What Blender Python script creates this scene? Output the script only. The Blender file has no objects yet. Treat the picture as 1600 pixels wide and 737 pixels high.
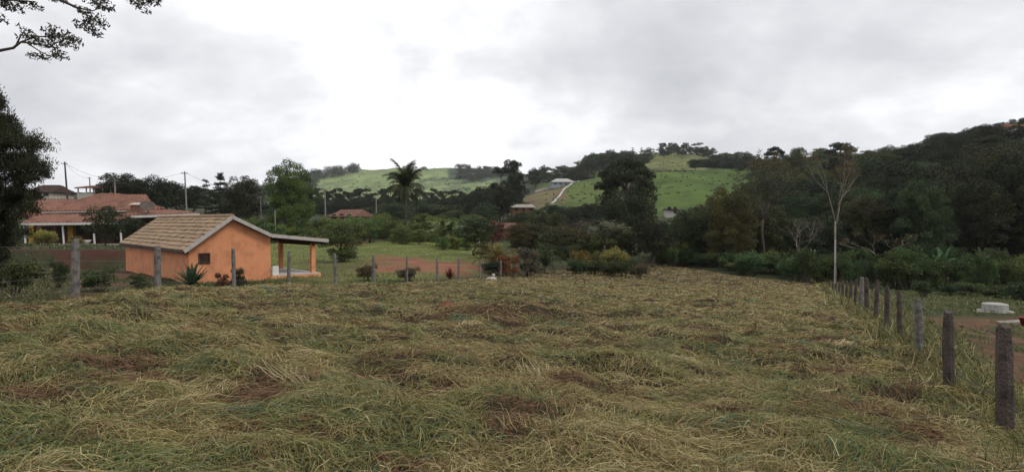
import bpy, math, random
import numpy as np
from mathutils import Vector
S = bpy.context.scene
COL = S.collection
R = math.radians
F, CX, HZ = 1000.0, 800.0, 345.0        # focal length and horizon of the photograph (1600 px wide)
random.seed(7)

# ------------------------------------------------------------------ materials
def mat(name):
    m = bpy.data.materials.new(name); m.use_nodes = True
    nt = m.node_tree; nt.nodes.clear()
    out = nt.nodes.new('ShaderNodeOutputMaterial')
    return m, nt, out
def N(nt, t, **kw):
    n = nt.nodes.new(t)
    for k, v in kw.items():
        if k.startswith('_'): n.inputs[k[1:].replace('_', ' ')].default_value = v
        else: setattr(n, k, v)
    return n
def L(nt, a, b): nt.links.new(a, b)
def ramp(nt, stops):
    r = nt.nodes.new('ShaderNodeValToRGB'); e = r.color_ramp.elements
    while len(e) < len(stops): e.new(0.5)
    for i, (p, c) in enumerate(stops):
        e[i].position = p; e[i].color = (*c, 1)
    return r
def plain(name, c, rough=.8, var=.25, scale=3.0, bump=.0, bscale=20, dirt=None, metal=0, streak=None):
    """solid colour broken up by two octaves of stain noise in object space"""
    m, nt, out = mat(name)
    tc = N(nt, 'ShaderNodeTexCoord')
    n1 = N(nt, 'ShaderNodeTexNoise', _Scale=scale, _Detail=8, _Roughness=.65); L(nt, tc.outputs['Object'], n1.inputs['Vector'])
    lo = tuple(x*(1-var) for x in (dirt or c)); hi = tuple(min(1, x*(1+var*.6)) for x in c)
    r = ramp(nt, [(.3, lo), (.52, c), (.75, hi)]); L(nt, n1.outputs['Fac'], r.inputs['Fac'])
    p = N(nt, 'ShaderNodeBsdfPrincipled', _Roughness=rough, _Metallic=metal)
    p.inputs['Specular IOR Level'].default_value = .25
    cc = r.outputs['Color']
    if streak:     # rain streaks and grime blotches with shapes of their own
        for sv, lo_, hi_ in (((4.5, 4.5, .35), .56, .74), ((.9, .9, 1.3), .58, .72)):
            mp = N(nt, 'ShaderNodeMapping'); mp.inputs['Scale'].default_value = sv; L(nt, tc.outputs['Object'], mp.inputs[0])
            n3_ = N(nt, 'ShaderNodeTexNoise', _Scale=1.0, _Detail=7, _Roughness=.7); L(nt, mp.outputs[0], n3_.inputs['Vector'])
            mr = N(nt, 'ShaderNodeMapRange'); mr.inputs[1].default_value = lo_; mr.inputs[2].default_value = hi_; mr.inputs[4].default_value = .55; L(nt, n3_.outputs['Fac'], mr.inputs[0])
            mx_ = N(nt, 'ShaderNodeMix', data_type='RGBA'); L(nt, mr.outputs[0], mx_.inputs['Factor']); L(nt, cc, mx_.inputs['A']); mx_.inputs['B'].default_value = (*streak, 1); cc = mx_.outputs['Result']
    L(nt, cc, p.inputs['Base Color'])
    if bump:
        n2 = N(nt, 'ShaderNodeTexNoise', _Scale=bscale, _Detail=6); L(nt, tc.outputs['Object'], n2.inputs['Vector'])
        b = N(nt, 'ShaderNodeBump', _Strength=bump, _Distance=.03); L(nt, n2.outputs['Fac'], b.inputs['Height']); L(nt, b.outputs['Normal'], p.inputs['Normal'])
    L(nt, p.outputs['BSDF'], out.inputs['Surface'])
    return m
def leaf_mat(name, trans=.25):
    """leaf tint = object colour x per-leaf variation"""
    m, nt, out = mat(name)
    oi = N(nt, 'ShaderNodeObjectInfo'); at = N(nt, 'ShaderNodeAttribute', attribute_name='v')
    r = ramp(nt, [(0, (.55, .5, .5)), (.5, (1, 1, 1)), (1, (1.0, 1.0, .8))])
    r.color_ramp.elements[2].color = (1.75, 1.6, 1.1, 1)
    L(nt, at.outputs['Fac'], r.inputs['Fac'])
    mx = N(nt, 'ShaderNodeMix', data_type='RGBA', blend_type='MULTIPLY'); mx.inputs['Factor'].default_value = 1
    L(nt, oi.outputs['Color'], mx.inputs['A']); L(nt, r.outputs['Color'], mx.inputs['B'])
    d = N(nt, 'ShaderNodeBsdfPrincipled', _Roughness=.55); d.inputs['Specular IOR Level'].default_value = .2
    t = N(nt, 'ShaderNodeBsdfTranslucent'); ms = N(nt, 'ShaderNodeMixShader'); ms.inputs[0].default_value = trans
    L(nt, mx.outputs['Result'], d.inputs['Base Color']); L(nt, mx.outputs['Result'], t.inputs['Color'])
    L(nt, d.outputs['BSDF'], ms.inputs[1]); L(nt, t.outputs['BSDF'], ms.inputs[2]); L(nt, ms.outputs[0], out.inputs['Surface'])
    return m
def attr_mat(name, attr, rough=.8, trans=0, noise=None):
    m, nt, out = mat(name)
    at = N(nt, 'ShaderNodeAttribute', attribute_name=attr); col = at.outputs['Color']
    d = N(nt, 'ShaderNodeBsdfPrincipled', _Roughness=rough); d.inputs['Specular IOR Level'].default_value = .15
    if noise:
        tc = N(nt, 'ShaderNodeTexCoord')
        for sc, lo, hi in noise:
            n1 = N(nt, 'ShaderNodeTexNoise', _Scale=sc, _Detail=10, _Roughness=.7); L(nt, tc.outputs['Object'], n1.inputs['Vector'])
            r = ramp(nt, [(.3, lo), (.7, hi)]); L(nt, n1.outputs['Fac'], r.inputs['Fac'])
            for e in r.color_ramp.elements: pass
            mx = N(nt, 'ShaderNodeMix', data_type='RGBA', blend_type='MULTIPLY'); mx.inputs['Factor'].default_value = 1
            L(nt, col, mx.inputs['A']); L(nt, r.outputs['Color'], mx.inputs['B']); col = mx.outputs['Result']
        n2 = N(nt, 'ShaderNodeTexNoise', _Scale=3, _Detail=10, _Roughness=.75); L(nt, tc.outputs['Object'], n2.inputs['Vector'])
        b = N(nt, 'ShaderNodeBump', _Strength=.8, _Distance=.15); L(nt, n2.outputs['Fac'], b.inputs['Height']); L(nt, b.outputs['Normal'], d.inputs['Normal'])
    L(nt, col, d.inputs['Base Color'])
    if trans:
        t = N(nt, 'ShaderNodeBsdfTranslucent'); L(nt, col, t.inputs['Color'])
        ms = N(nt, 'ShaderNodeMixShader'); ms.inputs[0].default_value = trans
        L(nt, d.outputs['BSDF'], ms.inputs[1]); L(nt, t.outputs['BSDF'], ms.inputs[2]); L(nt, ms.outputs[0], out.inputs['Surface'])
    else: L(nt, d.outputs['BSDF'], out.inputs['Surface'])
    return m
M = dict(
    leaf=leaf_mat('leaf'),
    bark=plain('bark', (.085, .065, .05), .9, .4, 4, .5), pale_bark=plain('pale_bark', (.23, .195, .16), .9, .4, 3, .4),
    grey_wood=plain('weathered_wood', (.17, .155, .14), .9, .5, 6, .9, 30, dirt=(.09, .075, .06)),
    dark_wood=plain('dark_post_wood', (.085, .066, .058), .9, .5, 6, .9, 30, dirt=(.045, .037, .033)),
    orange=plain('orange_wall_paint', (.64, .268, .133), .85, .14, 1.6, .2, 30, dirt=(.52, .215, .105), streak=(.40, .19, .115)),
    tan_tile=plain('tan_roof_tile', (.30, .205, .125), .85, .35, 2.2, .4, 25, dirt=(.20, .14, .09)),
    red_tile=plain('red_roof_tile', (.215, .104, .073), .85, .3, .8, .4, 25, dirt=(.15, .078, .058)),
    fascia=plain('fascia_board', (.42, .385, .36), .7, .2, 5), white=plain('white_paint', (.62, .60, .56), .7, .15, 3),
    cream=plain('cream_wall', (.45, .41, .35), .8, .2, 2), dull_wall=plain('dull_brown_wall', (.16, .075, .045), .85, .3, 2),  # dull_wall: one dark brown wall colour shared by several houses
    yellow=plain('yellow_column_paint', (.50, .31, .06), .8, .2, 3), dark=plain('dark_timber', (.045, .025, .018), .7, .3, 8),
    glass=plain('dark_glass', (.02, .02, .025), .15, .1, 2), concrete=plain('concrete', (.36, .345, .32), .85, .3, 5, .4),
    metal=plain('galvanised_wire', (.22, .22, .22), .5, .2, 9, metal=.6), pole=plain('concrete_pole', (.24, .22, .20), .85, .3, 3),
    pale_pole=plain('pale_pole', (.38, .37, .35), .7, .2, 3), dish=plain('rusty_dish', (.085, .065, .055), .6, .4, 6),
    red=plain('faded_red_plastic', (.17, .022, .022), .6, .3, 5), earth=plain('red_earth', (.15, .06, .035), .95, .35, 4, .8),
    roof_white=plain('pale_roof', (.50, .49, .47), .6, .15, 1), slab=plain('slab', (.45, .42, .39), .7, .2, 3),
    old_tile=plain('old_pink_roof_tile', (.20, .105, .08), .85, .35, 1.3), orange_roof=plain('orange_roof', (.40, .17, .09), .8, .25, 1), slab_dull=plain('dirty_slab', (.25, .22, .19), .9, .4, 3), brown_roof=plain('dark_roof', (.07, .045, .035), .8, .3, 2), blue=plain('blue_grey_wall', (.25, .28, .32), .7, .2, 2),
)

# ------------------------------------------------------------------ mesh helpers
class MB:
    def __init__(s): s.v = []; s.f = []
    def add(s, vs, fs):
        o = len(s.v); s.v += [tuple(p) for p in vs]; s.f += [tuple(i+o for i in f) for f in fs]; return s
    def prism(s, base, top):
        n = len(base)
        return s.add(list(base)+list(top), [tuple(range(n-1, -1, -1)), tuple(range(n, 2*n))] + [(i, (i+1) % n, n+(i+1) % n, n+i) for i in range(n)])
    def box(s, o, ax, ay, az):
        o, ax, ay, az = map(Vector, (o, ax, ay, az))
        return s.prism([o, o+ax, o+ax+ay, o+ay], [o+az, o+ax+az, o+ax+ay+az, o+ay+az])
    def cbox(s, c, sx, sy, sz): return s.box((c[0]-sx/2, c[1]-sy/2, c[2]), (sx, 0, 0), (0, sy, 0), (0, 0, sz))
    def tube(s, pts, rad, n=8, cap=True):
        pts = [Vector(p) for p in pts]; rings = []
        for i, p in enumerate(pts):
            d = (pts[min(i+1, len(pts)-1)]-pts[max(i-1, 0)]).normalized()
            a = d.cross(Vector((.31, .95, .05)) if abs(d.z) > .8 else Vector((0, 0, 1))).normalized(); b = d.cross(a)
            r = rad[i] if hasattr(rad, '__len__') else rad
            rings += [p+(a*math.cos(6.2832*k/n)+b*math.sin(6.2832*k/n))*r for k in range(n)]
        fs = [(i*n+k, i*n+(k+1) % n, (i+1)*n+(k+1) % n, (i+1)*n+k) for i in range(len(pts)-1) for k in range(n)]
        if cap: fs += [tuple(range(n-1, -1, -1)), tuple((len(pts)-1)*n+k for k in range(n))]
        return s.add(rings, fs)
    def lathe(s, c, prof, n=24):
        rings = [(c[0]+r*math.cos(6.2832*k/n), c[1]+r*math.sin(6.2832*k/n), c[2]+z) for r, z in prof for k in range(n)]
        fs = [(i*n+k, i*n+(k+1) % n, (i+1)*n+(k+1) % n, (i+1)*n+k) for i in range(len(prof)-1) for k in range(n)]
        return s.add(rings, fs)
    def mesh(s, name, m, smooth=False):
        me = bpy.data.meshes.new(name); me.from_pydata(s.v, [], s.f); me.materials.append(m)
        if smooth: me.polygons.foreach_set('use_smooth', [True]*len(me.polygons))
        me.update(); return me
    def build(s, name, m, parent=None, smooth=False): return link(name, s.mesh(name, m, smooth), parent)
def link(name, me, parent=None):
    o = bpy.data.objects.new(name, me); COL.objects.link(o)
    if parent: o.parent = parent
    return o
def tag(o, label, cat, group=None, kind=None):
    if label: o['label'] = label
    if cat: o['category'] = cat
    if group: o['group'] = group
    if kind: o['kind'] = kind
    return o
def thing(name, label, cat, loc=(0, 0, 0), group=None, rz=0):
    o = bpy.data.objects.new(name, None); COL.objects.link(o); o.location = loc; o.rotation_euler = (0, 0, rz)
    o.empty_display_size = .3
    return tag(o, label, cat, group)
def np_mesh(name, V, Fq, m, fattr=None, fname='v', smooth=False):
    me = bpy.data.meshes.new(name); k = Fq.shape[1]
    me.vertices.add(len(V)); me.vertices.foreach_set('co', V.astype(np.float32).ravel())
    me.loops.add(Fq.size); me.loops.foreach_set('vertex_index', Fq.astype(np.int32).ravel())
    me.polygons.add(len(Fq)); me.polygons.foreach_set('loop_start', np.arange(0, Fq.size, k, dtype=np.int32))
    me.update(calc_edges=True)
    me.polygons.foreach_set('use_smooth', np.full(len(Fq), smooth))
    if fattr is not None:
        if fattr.ndim == 1:
            a = me.attributes.new(fname, 'FLOAT', 'FACE'); a.data.foreach_set('value', fattr.astype(np.float32))
        else:
            a = me.attributes.new(fname, 'FLOAT_COLOR', 'FACE'); a.data.foreach_set('color', np.c_[fattr, np.ones(len(fattr))].astype(np.float32).ravel())
    me.materials.append(m); return me

# ------------------------------------------------------------------ noise and terrain
_h = np.random.RandomState(3).rand(512, 512)
def vn(x, y):
    xi = np.floor(x).astype(int); yi = np.floor(y).astype(int); fx = x-xi; fy = y-yi
    fx = fx*fx*(3-2*fx); fy = fy*fy*(3-2*fy)
    a = _h[xi & 511, yi & 511]; b = _h[(xi+1) & 511, yi & 511]; c = _h[xi & 511, (yi+1) & 511]; d = _h[(xi+1) & 511, (yi+1) & 511]
    return (a*(1-fx)+b*fx)*(1-fy)+(c*(1-fx)+d*fx)*fy
def fbm(x, y, o=4):
    s = 0; a = .5; t = 0
    for i in range(o): s = s+a*vn(x*2**i+17.3*i, y*2**i+5.1*i); t += a; a *= .5
    return s/t
def sst(a, b, x): t = np.clip((x-a)/(b-a), 0, 1); return t*t*(3-2*t)
ROWS = np.array([20, 28, 36, 45, 56, 66, 80, 100, 130, 180, 250, 350, 500, 700, 1000, 1400, 2500.])
TAB = {
 -400: [480, 455, 435, 421, 405, 384, 379, 368, 335, 322, 315, 310, 308, 306, 303, 303, 320],
 0:    [480, 455, 435, 421, 405, 384, 379, 368, 335, 322, 315, 310, 308, 306, 303, 303, 320],
 150:  [480, 455, 436, 422, 405, 386, 380, 370, 338, 325, 316, 312, 308, 306, 303, 303, 320],
 300:  [485, 460, 437, 419, 402, 392, 384, 372, 352, 340, 330, 322, 316, 310, 302, 298, 320],
 420:  [490, 463, 437, 418, 403, 394, 386, 376, 360, 350, 338, 330, 322, 315, 305, 296, 320],
 520:  [490, 463, 437, 418, 404, 395, 386, 378, 362, 350, 340, 334, 328, 315, 292, 272, 300],
 570:  [490, 463, 437, 418, 404, 395, 386, 378, 364, 351, 342, 335, 329, 316, 290, 264, 300],
 630:  [490, 463, 437, 418, 404, 395, 386, 378, 366, 352, 344, 336, 330, 318, 294, 265, 300],
 700:  [490, 463, 437, 420, 405, 396, 387, 379, 368, 355, 347, 340, 332, 318, 290, 263, 300],
 760:  [490, 463, 440, 423, 408, 398, 390, 382, 370, 358, 350, 342, 332, 316, 285, 266, 290],
 850:  [500, 470, 448, 430, 416, 405, 396, 388, 375, 360, 345, 318, 294, 280, 274, 275, 300],
 900:  [500, 475, 452, 437, 424, 412, 402, 393, 378, 360, 338, 305, 283, 266, 262, 270, 300],
 960:  [505, 478, 457, 442, 430, 418, 406, 395, 378, 358, 330, 300, 270, 252, 248, 265, 300],
 1040: [510, 482, 462, 448, 436, 424, 412, 400, 382, 355, 322, 287, 262, 244, 240, 260, 300],
 1100: [510, 485, 464, 450, 440, 428, 415, 402, 380, 348, 314, 282, 262, 248, 246, 260, 300],
 1160: [512, 488, 468, 455, 444, 432, 418, 404, 378, 342, 308, 281, 264, 254, 252, 270, 300],
 1300: [520, 492, 474, 460, 450, 440, 425, 404, 365, 318, 284, 260, 250, 255, 265, 280, 300],
 1450: [530, 505, 485, 466, 452, 440, 420, 395, 345, 294, 256, 237, 230, 240, 260, 280, 300],
 1600: [545, 515, 492, 475, 460, 440, 412, 378, 322, 268, 228, 203, 200, 225, 250, 280, 300],
 1800: [560, 530, 500, 480, 460, 435, 400, 360, 302, 240, 195, 172, 180, 220, 250, 280, 300],
 2300: [560, 530, 500, 480, 460, 435, 400, 360, 302, 240, 195, 172, 180, 220, 250, 280, 300]}
_r0 = ROWS; ROWS = np.sort(np.concatenate([ROWS, [49., 51.5]]))
for c_ in TAB:
    TAB[c_] = list(np.interp(np.log(ROWS), np.log(_r0), TAB[c_]))
    if c_ <= 150: TAB[c_][4:7] = [422, 390, 387.5]
    elif c_ == 300: TAB[c_][4:6] = [413, 404]
TC = np.array(sorted(TAB)); TZ = np.array([[-(y-HZ)/F*r for y, r in zip(TAB[c], ROWS)] for c in TC])
def table(px, Y):
    fr = np.interp(np.log(np.clip(Y, 20, 2499)), np.log(ROWS), np.arange(len(ROWS)))
    fc = np.interp(np.clip(px, TC[0], TC[-1]), TC, np.arange(len(TC)))
    i = np.minimum(fr.astype(int), len(ROWS)-2); j = np.minimum(fc.astype(int), len(TC)-2); a = fr-i; b = fc-j
    b = b*b*(3-2*b)*.6+b*.4
    return (TZ[j, i]*(1-a)+TZ[j, i+1]*a)*(1-b)+(TZ[j+1, i]*(1-a)+TZ[j+1, i+1]*a)*b
LF = np.array([(-11.6, -20), (-11.4, 10), (-10.95, 16), (-11.2, 20.4), (-9.95, 23), (-8.95, 25.5), (-7.5, 27.3), (-6.25, 29), (-5.1, 31), (-4.0, 34), (-3.05, 36.5), (-2.0, 40.5), (-.8, 45), (.3, 49), (1.6, 53), (2.85, 56.5), (4.0, 59.5), (5.4, 62.5), (20, 88), (60, 120)])
RF = np.array([(-3, -12), (5.4, 7), (25, 50), (42, 87)])
def side(poly, X, Y):
    """signed distance to a polyline (positive = right of its direction)"""
    best = np.full(np.shape(X), 1e9); sg = np.zeros(np.shape(X))
    for (ax, ay), (bx, by) in zip(poly[:-1], poly[1:]):
        dx, dy = bx-ax, by-ay; t = np.clip(((X-ax)*dx+(Y-ay)*dy)/(dx*dx+dy*dy), 0, 1)
        d = np.hypot(X-ax-t*dx, Y-ay-t*dy); c = (X-ax)*dy-(Y-ay)*dx
        m = d < best-1e-9; best = np.where(m, d, best); sg = np.where(m, np.sign(c), sg)
    return best*sg
HEAPS = [(-2.6, 6.6, .17, .9), (-.9, 15.8, .26, 1.3), (.4, 16.4, .15, 1.0), (-5.5, 9, .16, 1.2), (2.2, 6.2, .12, .8), (-1.0, 8.2, .13, .7), (1.6, 9.5, .14, .9), (-4.2, 5.2, .14, .7), (4.0, 13, .14, 1.1), (-7.5, 13, .16, 1.2), (3.0, 20, .16, 1.3), (-3.6, 22, .16, 1.2), (7.5, 24, .18, 1.4), (.2, 4.8, .09, .6), (3.2, 4.6, .10, .7)]
def back_edge(X, Y): return np.interp(CX+F*X/np.maximum(Y, 1), [990, 1060, 1150, 1300], [96, 80, 63, 53])
def field_w(X, Y):
    return (1-sst(-1.0, 3.5, -side(LF, X, Y)))*(1-sst(.4, 3.2, side(RF, X, Y)))*(1-sst(0, 8, Y-back_edge(X, Y)))
def ground(X, Y):
    X = np.asarray(X, float); Y = np.asarray(Y, float)
    r = np.hypot(X, Y); az = np.arctan2(X, Y); azc = np.clip(az, R(-50), R(56)); Ye = r*np.cos(azc); px = CX+F*np.tan(azc)
    zt = table(px, Ye); zt = zt+(fbm(X*.25, Y*.25)-.5)*.30*sst(15, 30, r)+(fbm(X*.02+9, Y*.02)-.5)*.02*np.clip(r-120, 0, 600)
    zf = -1.38-.06*np.where(Y < 48, np.clip(Y, -15, 48), 48+(np.clip(Y, 48, 110)-48)*.38)-.0426*np.clip(X, -30, 60)-.38*np.exp(-((X-7)**2+(Y-8)**2)/30)
    rl = (fbm(X*.55, Y*.55, 3)-.5)*.24+(fbm(X*1.25+40, Y*1.6, 3)-.5)*.30-.26*np.abs(fbm(X*.95+11, Y*1.5+3, 2)-.5)
    for hx, hy, hh, hr in HEAPS: rl = rl+hh*np.exp(-((X-hx)**2+(Y-hy)**2)/hr**2)
    rl = rl*(.35+.65*sst(1.5, 4, r))*(1-.55*sst(16, 34, r))
    w = field_w(X, Y)
    return (zf+rl)*w+zt*(1-w)
def gz(X, Y): return float(ground(np.array([X]), np.array([Y]))[0])
def G(px, Y):
    X = (px-CX)/F*Y; return Vector((X, Y, gz(X, Y)))
def P(px, py, Y): return Vector(((px-CX)/F*Y, Y, -(py-HZ)/F*Y))

def sbox(px, Y, x0, x1, y0, y1, sx, sy):
    lY = np.log(Y); return sst(x0-sx, x0+sx, px)*(1-sst(x1-sx, x1+sx, px))*sst(np.log(y0)-sy, np.log(y0)+sy, lY)*(1-sst(np.log(y1)-sy, np.log(y1)+sy, lY))
def zone(X, Y):
    r = np.hypot(X, Y); az = np.arctan2(X, Y); azc = np.clip(az, R(-50), R(56)); Ye = np.maximum(r*np.cos(azc), .5)
    n1 = fbm(X*.5, Y*.5)-.5; n2 = fbm(X*.06+3, Y*.06)-.5
    px = CX+F*np.tan(azc); jpx = px+n1*900/np.maximum(Ye, 12)+n2*2500/np.maximum(Ye, 30); jY = Ye*np.exp(n1*.10+n2*.14)
    c = np.zeros(X.shape+(3,)); c[:] = (.055, .07, .026)
    def put(w, col):
        nonlocal c; w = np.clip(w, 0, 1)[..., None]; c = c*(1-w)+np.array(col)*w
    put(sbox(jpx, jY, 405, 790, 36, 104, 10, .06), (.15, .172, .046))
    put(sbox(jpx, jY, 470, 760, 30, 60, 10, .1)*sst(.45, .6, fbm(X*.3+7, Y*.3)), (.14, .13, .045))
    put(sbox(jpx, Ye, -300, 225, 46.5, 53, 12, .02), (.078, .032, .021))
    put(sbox(jpx, Ye, -300, 205, 46, 52, 12, .02)*sst(.50, .62, fbm(X*.35+2, Y*.9)), (.05, .055, .022))
    put(sbox(jpx, jY, -300, 260, 20, 48, 20, .1), (.075, .075, .032))
    put(sbox(jpx, jY, 120, 330, 26, 48, 20, .1)*sst(.5, .6, fbm(X*.4, Y*.4+5)), (.13, .07, .04))
    put(sbox(jpx+n1*60, jY*np.exp(n1*.15), 578+(Ye-42)*.4, 735, 42, np.maximum(49,64-(px-580)*.09), 8, .03)*(1-.8*sst(.60, .70, fbm(X*.9+3, Y*.9))), np.array((.25, .105, .060))*(.8+.5*fbm(X*.8, Y*2.2)[..., None]))
    put(sbox(jpx, jY, 508, 566, 88, 112, 6, .03), (.20, .075, .045))
    put(sst(62, 75, Ye)*sst(1040, 1075, jpx), (.030, .036, .016))
    put(sst(105, 130, Ye), (.04, .05, .02))
    put(sbox(jpx, jY, 395, 780, 560, 3000, 12, .1), (.21, .265, .11))
    put(sbox(jpx, jY, 395, 490, 560, 3000, 12, .1), (.06, .075, .04))
    for (x0, x1, y0, y1) in ((655, 720, 900, 1000), (640, 700, 1050, 1100), (690, 735, 800, 880), (700, 745, 1050, 1330), (722, 800, 1000, 1500), (660, 690, 760, 800)):
        put(sbox(jpx, jY, x0, x1, y0, y1, 3, .02), (.055, .08, .05))
    put(sbox(jpx, jY, 640, 720, 905, 960, 5, .01), (.22, .26, .12))
    put(sbox(jpx, jY, 838, 966, 265, 560, 6, .05), (.085, .12, .026))
    put(sbox(jpx, jY, 806, 884, 318, 440, 4, .03), (.20, .115, .08))
    [put(sbox(px, Ye, 796, 890, y_, y_*1.03, 4, .008), (.11, .13, .04)) for y_ in (330, 352, 376, 402, 424)]
    put(sbox(jpx, jY, 1000, 1172, 210, 440, 8, .03), (.070, .115, .020))
    put(sbox(jpx, jY, 985, 1105, 446, 900, 8, .02), (.135, .148, .052))
    put(sbox(jpx, jY, 1560, 1700, 215, 300, 8, .04), (.10, .13, .045))
    ru = sst(.35, .65, fbm(X*.5+9, Y*1.3))[..., None]; put(sbox(jpx, jY, 1400, 2000, 15, 33, 20, .08)*sst(1.6, 3.6, side(RF, X, Y)+n1*4), np.array((.20, .105, .06))*(1-ru)+np.array((.13, .075, .042))*ru)
    put(sbox(jpx, jY, 1400, 2000, 15, 33, 20, .08)*sst(2, 3, side(RF, X, Y))*sst(.58, .66, fbm(X*.7+30, Y*.9)), (.085, .095, .034))
    put(sbox(jpx, jY, 1380, 2000, 36, 52, 10, .06), (.075, .085, .03))
    far = sst(120, 200, Ye)[..., None]; mt = (fbm(X*.11+50, Y*.05)-.5)[..., None]; m2 = (fbm(X*.03+5, Y*.02+9)-.5)[..., None]
    c = c*(1+far*(mt*1.0+m2*.9)+(1-far)*n1[..., None]*.8)+far*np.clip(m2, 0, 1)*np.array((.05, .03, .01))
    w = field_w(X, Y)
    hay = np.array((.050, .038, .020))*(.8+.9*(fbm(X*.8, Y*.8)[..., None]-.3))
    w = w[..., None]; c = c*(1-w)+hay*w
    return np.clip(c, .004, .9)

def build_ground():
    fr = np.concatenate([np.linspace(-180, -54, 40, endpoint=False), np.linspace(-54, 54, 820, endpoint=False), np.linspace(54, 180, 40)])
    az = np.radians(fr); rr = np.concatenate([[0.01, .5, 1.0], np.geomspace(1.4, 110, 400), np.geomspace(111, 2600, 300)])
    A, RR = np.meshgrid(az, rr); X = RR*np.sin(A); Y = RR*np.cos(A); Z = ground(X, Y)
    C = zone(X, Y); ni, nj = X.shape
    idx = np.arange(ni*nj).reshape(ni, nj)
    Q = np.stack([idx[:-1, :-1], idx[:-1, 1:], idx[1:, 1:], idx[1:, :-1]], -1).reshape(-1, 4)
    V = np.stack([X, Y, Z], -1).reshape(-1, 3); C = C.reshape(-1, 3)
    fw = field_w(X, Y).reshape(-1)[Q].mean(1); rq = RR.reshape(-1)[Q].max(1)
    gm = attr_mat('ground_cover', 'zone', .95, noise=[(.9, (.7, .7, .7), (1, 1, 1)), (.05, (.75, .75, .75), (1, 1, 1))])
    for name, sel in (('field', fw > .5), ('ground', (fw <= .5) & (rq < 140)), ('hills', (fw <= .5) & (rq >= 140))):
        q = Q[sel]; u, inv = np.unique(q, return_inverse=True)
        me = np_mesh(name, V[u], inv.reshape(-1, 4)[:, ::-1], gm, smooth=True)
        a = me.attributes.new('zone', 'FLOAT_COLOR', 'POINT'); a.data.foreach_set('color', np.c_[C[u], np.ones(len(u))].astype(np.float32).ravel())
        tag(link(name, me), None, None, kind='structure')
build_ground()

# ------------------------------------------------------------------ mown grass (uncountable: one object each)
def blades(name, label, X, Y, th, Ln, Wd, arch, lift, col, seg=3, upright=0.0, trans=.15, rough=.75):
    n = len(X); rs = np.random.RandomState(len(X) % 1000); t = np.linspace(0, 1, seg+1)[None]
    kap = rs.normal(0, .45, n)[:, None]; ang = th[:, None]+kap*(t-.5)
    sx = np.cumsum(np.c_[np.zeros(n), np.cos(ang[:, :-1])], 1)/seg; sy = np.cumsum(np.c_[np.zeros(n), np.sin(ang[:, :-1])], 1)/seg
    up = np.asarray(upright)*np.ones(n); hor = np.sqrt(np.clip(1-up**2, 0, 1))
    px_ = X[:, None]+sx*(Ln*hor)[:, None]; py_ = Y[:, None]+sy*(Ln*hor)[:, None]
    z = ground(px_, py_)+lift[:, None]+arch[:, None]*np.sin(np.pi*np.clip(t*.95, 0, 1))+(Ln*up)[:, None]*(t-.25*up[:, None]*t*t)+rs.normal(0, .01, (n, seg+1))
    roll = rs.uniform(-1.0, 1.0, n)[:, None]; w = Wd[:, None]*(1-.75*t**2)/2
    ox = -np.sin(ang)*np.cos(roll)*w; oy = np.cos(ang)*np.cos(roll)*w; oz = np.sin(roll)*w*np.ones_like(t)
    A = np.stack([px_+ox, py_+oy, z+oz], -1); B = np.stack([px_-ox, py_-oy, z-oz], -1)
    V = np.stack([A, B], 2).reshape(-1, 3); k = 2*(seg+1)
    base = (np.arange(n)*k)[:, None]; f = np.concatenate([base+np.array([[2*i, 2*i+1, 2*i+3, 2*i+2]]) for i in range(seg)], 1).reshape(-1, 4)
    me = np_mesh(name, V, f, attr_mat(name+'_blades', 'tint', rough, trans), np.repeat(col, seg, 0), 'tint')
    return tag(link(name, me), label, 'grass', kind='stuff')
STRAW = np.array([(.335, .272, .128), (.27, .22, .085), (.41, .345, .185), (.20, .148, .062)])
GREEN = np.array([(.128, .145, .046), (.17, .178, .062), (.105, .15, .082), (.21, .20, .078)])
BROWN = np.array([(.17, .090, .050), (.21, .125, .068), (.12, .068, .042)])
def pick(rs, pal, n): return pal[rs.randint(0, len(pal), n)]*rs.uniform(.75, 1.25, (n, 1))
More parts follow.
